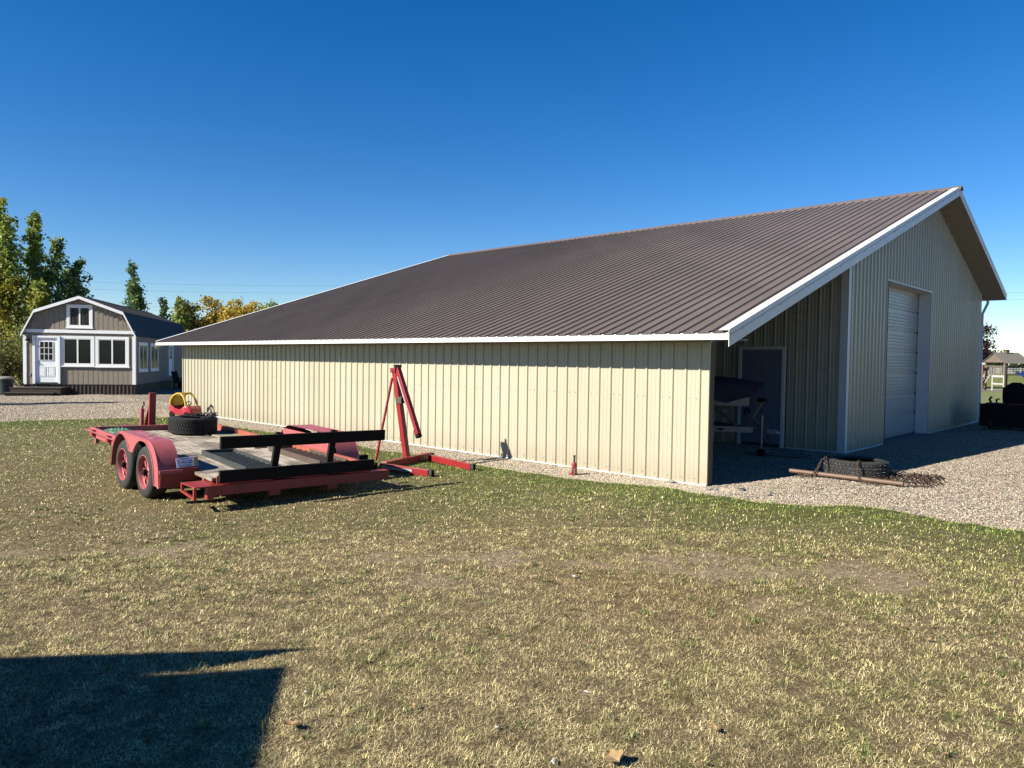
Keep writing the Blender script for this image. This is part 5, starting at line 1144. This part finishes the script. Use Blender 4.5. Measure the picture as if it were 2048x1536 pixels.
def bush(lab, x, y, h, rad, pal, pal2, seed, nl=6500):
    rn = np.random.default_rng(seed); t = thing('brush_shrub', lab, 'shrub', (x, y, -.05), 0, 'brush beside the cabin'); mb = MB(); P = []
    for k in range(46):
        a_ = rn.uniform(0, 6.28); l_ = rad*rn.uniform(.2, 1); hh = h*rn.uniform(.55, 1.05)*(1-.35*(l_/rad)**2); e = np.array((l_*math.cos(a_), l_*math.sin(a_), hh)); mb.tube([(e[0]*.3, e[1]*.3, 0), (e[0]*.8, e[1]*.8, hh*.5), tuple(e)], [.02, .012, .004], 4)
        tt = rn.uniform(.12, 1, (nl//46, 1)); P.append(e*tt*np.array([1, 1, 1])+rn.normal(0, .14, (nl//46, 3)))
    mb.build('stems', M['bark'], t); P = np.concatenate(P); k = rn.random((len(P), 1)); lo, hi = PAL[pal]; C = np.array(lo)*(1-k)+np.array(hi)*k; lo, hi = PAL[pal2]; m_ = rn.random(len(P)) < .3; C[m_] = (np.array(lo)*(1-k)+np.array(hi)*k)[m_]; kk = P[:, 2] > .05; leafmesh('foliage', P[kk], .10, C[kk], t, seed)
bush('brown-green brush at the left edge behind the trash bin', -40.1, -.6, 3.3, 1.5, 'brush', 'green', 51)
bush('brown-green brush against the cabin back left', -39.2, 1.1, 3.0, 1.2, 'brush', 'lime', 52)
bush('taller olive brush between the cabin and the poplars', -42.5, 1.2, 3.9, 1.6, 'green', 'brush', 53)
# far wood line, conifers
def farwood(name, lab, cx, cy, ang, length, n, hmin, hmax, seed):
    rn = np.random.default_rng(seed); P = []; Cc = []
    for k in range(n):
        s = rn.uniform(-.5, .5)*length; q_ = rn.uniform(-6, 6); x = cx+s*math.cos(ang)-q_*math.sin(ang); y = cy+s*math.sin(ang)+q_*math.cos(ang); h = rn.uniform(hmin, hmax); m = 150
        z = rn.random(m)**.8; rr_ = (1-z)*h*.20+.1; a_ = rn.uniform(0, 6.28, m); P.append(np.c_[x+rr_*np.cos(a_), y+rr_*np.sin(a_), z*h]); g_ = rn.uniform(.5, 1.3); Cc.append(np.array([[.03, .055, .022]])*g_*rn.uniform(.7, 1.4, (m, 1)))
    P = np.concatenate(P); C = np.concatenate(Cc); o = leafmesh(name, P, .75, C, None, seed); tag(o, lab, 'woods', kind='stuff')
farwood('far_woods', 'far conifer wood line beyond the white fence', 15, 300, R(4), 200, 520, 3, 6.2, 61)
farwood('far_woods', 'distant tree belt on the far left horizon', -280, 60, R(80), 420, 700, 4, 8, 62)
# hills
def hills(name, lab, ang0, ang1, dist, hmax, seed):
    rn = np.random.default_rng(seed); n = 90; rows = 6; v = []; fc = []
    for i in range(n+1):
        a_ = R(ang0+(ang1-ang0)*i/n); e = math.sin(math.pi*i/n)**.5; hh = hmax*e*(.35+.65*fbm(np.array([i*.09]), np.array([3.+seed]), 1.0)[0]*1.5)
        for j in range(rows):
            t_ = j/(rows-1); d = dist+1600*t_; z = hh*(1-abs(2*t_-1)**1.5)+(rn.random()*25*e if 0 < j < rows-1 else 0)-5; v.append((d*math.cos(a_), d*math.sin(a_), z))
    for i in range(n):
        for j in range(rows-1): a = i*rows+j; fc.append((a, a+1, a+rows+1, a+rows))
    o = MB(); o.v = v; o.f = fc; tag(o.build(name, M['hill'], smooth=True), lab, 'mountain', kind='structure')
hills('mountain', 'blue-grey mountain ridge on the far horizon', 55, 94, 7000, 330, 3)

# ================================================================== SMALL THINGS ON THE LAWN
def dleaf(x, y, s, m, nm, lab, rz, cat):
    mb = MB(); n = 11; pts = []
    for i in range(n):
        a_ = 2*math.pi*i/n; q_ = s*(1 if i % 2 == 0 else .74)*random.uniform(.8, 1.1); pts.append((q_*math.cos(a_), q_*.75*math.sin(a_), .012+abs(math.cos(a_))*s*.35*random.uniform(.3, 1)))
    mb.add([(0, 0, .006)]+pts, [(0, 1+i, 1+(i+1) % n) for i in range(n)]); o = mb.build(nm, m); o.location = (x, y, float(lawn_z(np.array([x]), np.array([y]))[0])+.025); o.rotation_euler = (random.uniform(-.3, .3), random.uniform(-.3, .3), rz); sol = o.modifiers.new('s', 'SOLIDIFY'); sol.thickness = .0015; tag(o, lab, cat)
dleaf(2.11, -7.95, .05, M['leafdry'], 'fallen_leaf', 'large tan fallen leaf beside the dark foreground shadow', .4, 'leaf')
dleaf(3.38, -7.10, .055, M['leafdry'], 'fallen_leaf', 'curled tan fallen leaf at the bottom edge of the lawn', 1.4, 'leaf')
dleaf(3.56, -6.54, .03, M['leafdry'], 'fallen_leaf', 'small golden leaf farthest right on the near lawn', 2.4, 'leaf')
dleaf(3.66, -6.85, .02, M['leafdry'], 'fallen_leaf', 'tiny golden leaf near the bottom right of the lawn', .9, 'leaf')
def scrap(x, y, s, lab, rz, sc=(1, .5, .4)):
    mb = MB(); mb.ico((0, 0, 0), s, .3, sc); o = mb.build('white_stone', M['paperwhite']); o.location = (x, y, float(lawn_z(np.array([x]), np.array([y]))[0])+.012+s*.3); o.rotation_euler = (0, 0, rz); tag(o, lab, 'stone')
scrap(1.56, -5.09, .035, 'white stone on the bare brown patch in mid lawn', .3); scrap(3.19, -7.29, .022, 'long white chip at the bottom edge of the lawn', 2.2, (1.4, .4, .3)); scrap(2.8, -7.25, .014, 'small white chip left of the long one', .3)
scrap(1.82, -7.69, .012, 'tiny white chip right of the foreground shadow', .3); scrap(2.88, -6.65, .014, 'white chip in the middle of the near lawn', .1, (1.5, .5, .4)); scrap(-.97, -6.32, .02, 'white pebble on the lawn below the trailer wheels', .1)
rs = random.Random(9)
for i, (x, y, s, lab) in enumerate(((.22, -.32, .06, 'largest pale rock at the barn corner'), (.36, -.40, .05, 'pale rock right of the largest one at the barn corner'), (.28, -.52, .04, 'flat pale rock nearest the grass at the barn corner'), (.68, -.25, .045, 'dark grey rock in the gravel near the barn corner'), (1.15, -.48, .035, 'lone pale rock at the gravel edge by the lawn'), (-.5, -.14, .06, 'grey rock against the wall foot near the corner'))):
    mb = MB(); mb.ico((0, 0, 0), s, .3, (1.2, .9, .6)); o = mb.build('rock', M['stone'] if 'dark' not in lab else M['darksteel']); o.location = (x, y, .015+float(rise(x, y))); o.rotation_euler = (0, 0, i*1.3); tag(o, lab, 'rock')

lf = dleaf(.6, -6.9, .022, M['leafdry'], 'fallen_leaf', 'tiny dry leaf fragment scattered on the lawn', .4, 'leaf')
lf0 = [o for o in bpy.data.objects if o.name.startswith('fallen_leaf')][-1]; lf0['group'] = 'tiny dry leaf fragments on the lawn'
for i in range(34):
    d_ = 2.4+6*rs.random(); a_ = R(rs.uniform(-34, 34)); x = CAM.x+d_*(-math.sin(yaw)*math.cos(a_)+math.cos(yaw)*math.sin(a_)); y = CAM.y+d_*(math.cos(yaw)*math.cos(a_)+math.sin(yaw)*math.sin(a_))
    if float(sdist(np.array([x]), np.array([y]))[0]) < .2: continue
    c_ = lf0.copy(); COL.objects.link(c_); q_ = rs.uniform(.4, 1.1); c_.scale = (q_, q_, q_); c_.location = (x, y, float(lawn_z(np.array([x]), np.array([y]))[0])+.02); c_.rotation_euler = (rs.uniform(-.4, .4), rs.uniform(-.4, .4), rs.uniform(0, 6.28))
# ================================================================== UNSEEN SHED ADDED BEHIND THE CAMERA LEFT (shaped to cast the foreground shadow)
H = 2.45; za = H-.04
k2 = V((1.44-SX*za, -7.58-SY*za, 0)); ang = math.atan2(-.58, .82)
shed = thing('shadow_caster_shed', 'unseen tan shed added to cast the shadow across the near grass', 'shed', (k2.x, k2.y, 0), ang)
# local x along b (0.82,-0.58); local -y is away from the barn
mb = MB(); mb.box((.03, -5, 0), (4.2, -.06, H-.08)); mb.build('wall', M['tan'], shed)
mb = MB(); mb.box((0, -5.05, H-.078), (4.3, 0, H)); mb.build('roof', M['roofmetal'], shed, bevel=.004)
mb = MB(); mb.box((1.2, -.062, .05), (2.1, -.03, 2.0)); mb.build('door', M['whitedoor'], shed)
def lift(x, y, z): return V((x-SX*(z-.04), y-SY*(z-.04), z))
inv = shed.matrix_basis.inverted(); za = H-.03; zb = H-.10
P_ = [(1.33, -7.32), (1.13, -7.96), (.35, -9.3), (-1.6, -12.3), (-2.4, -11.7)]
vt = [inv @ lift(x, y, za) for x, y in P_]; vb = [v-V((0, 0, .03)) for v in vt]; n = len(P_)
mb = MB().add(vt+vb, [tuple(range(n)), tuple(reversed(range(n, 2*n)))]+[(i, (i+1) % n, (i+1) % n+n, i+n) for i in range(n)]); mb.build('shadow_flap', M['white'], shed)  # added slab, outline shaped to fill in the foreground shadow
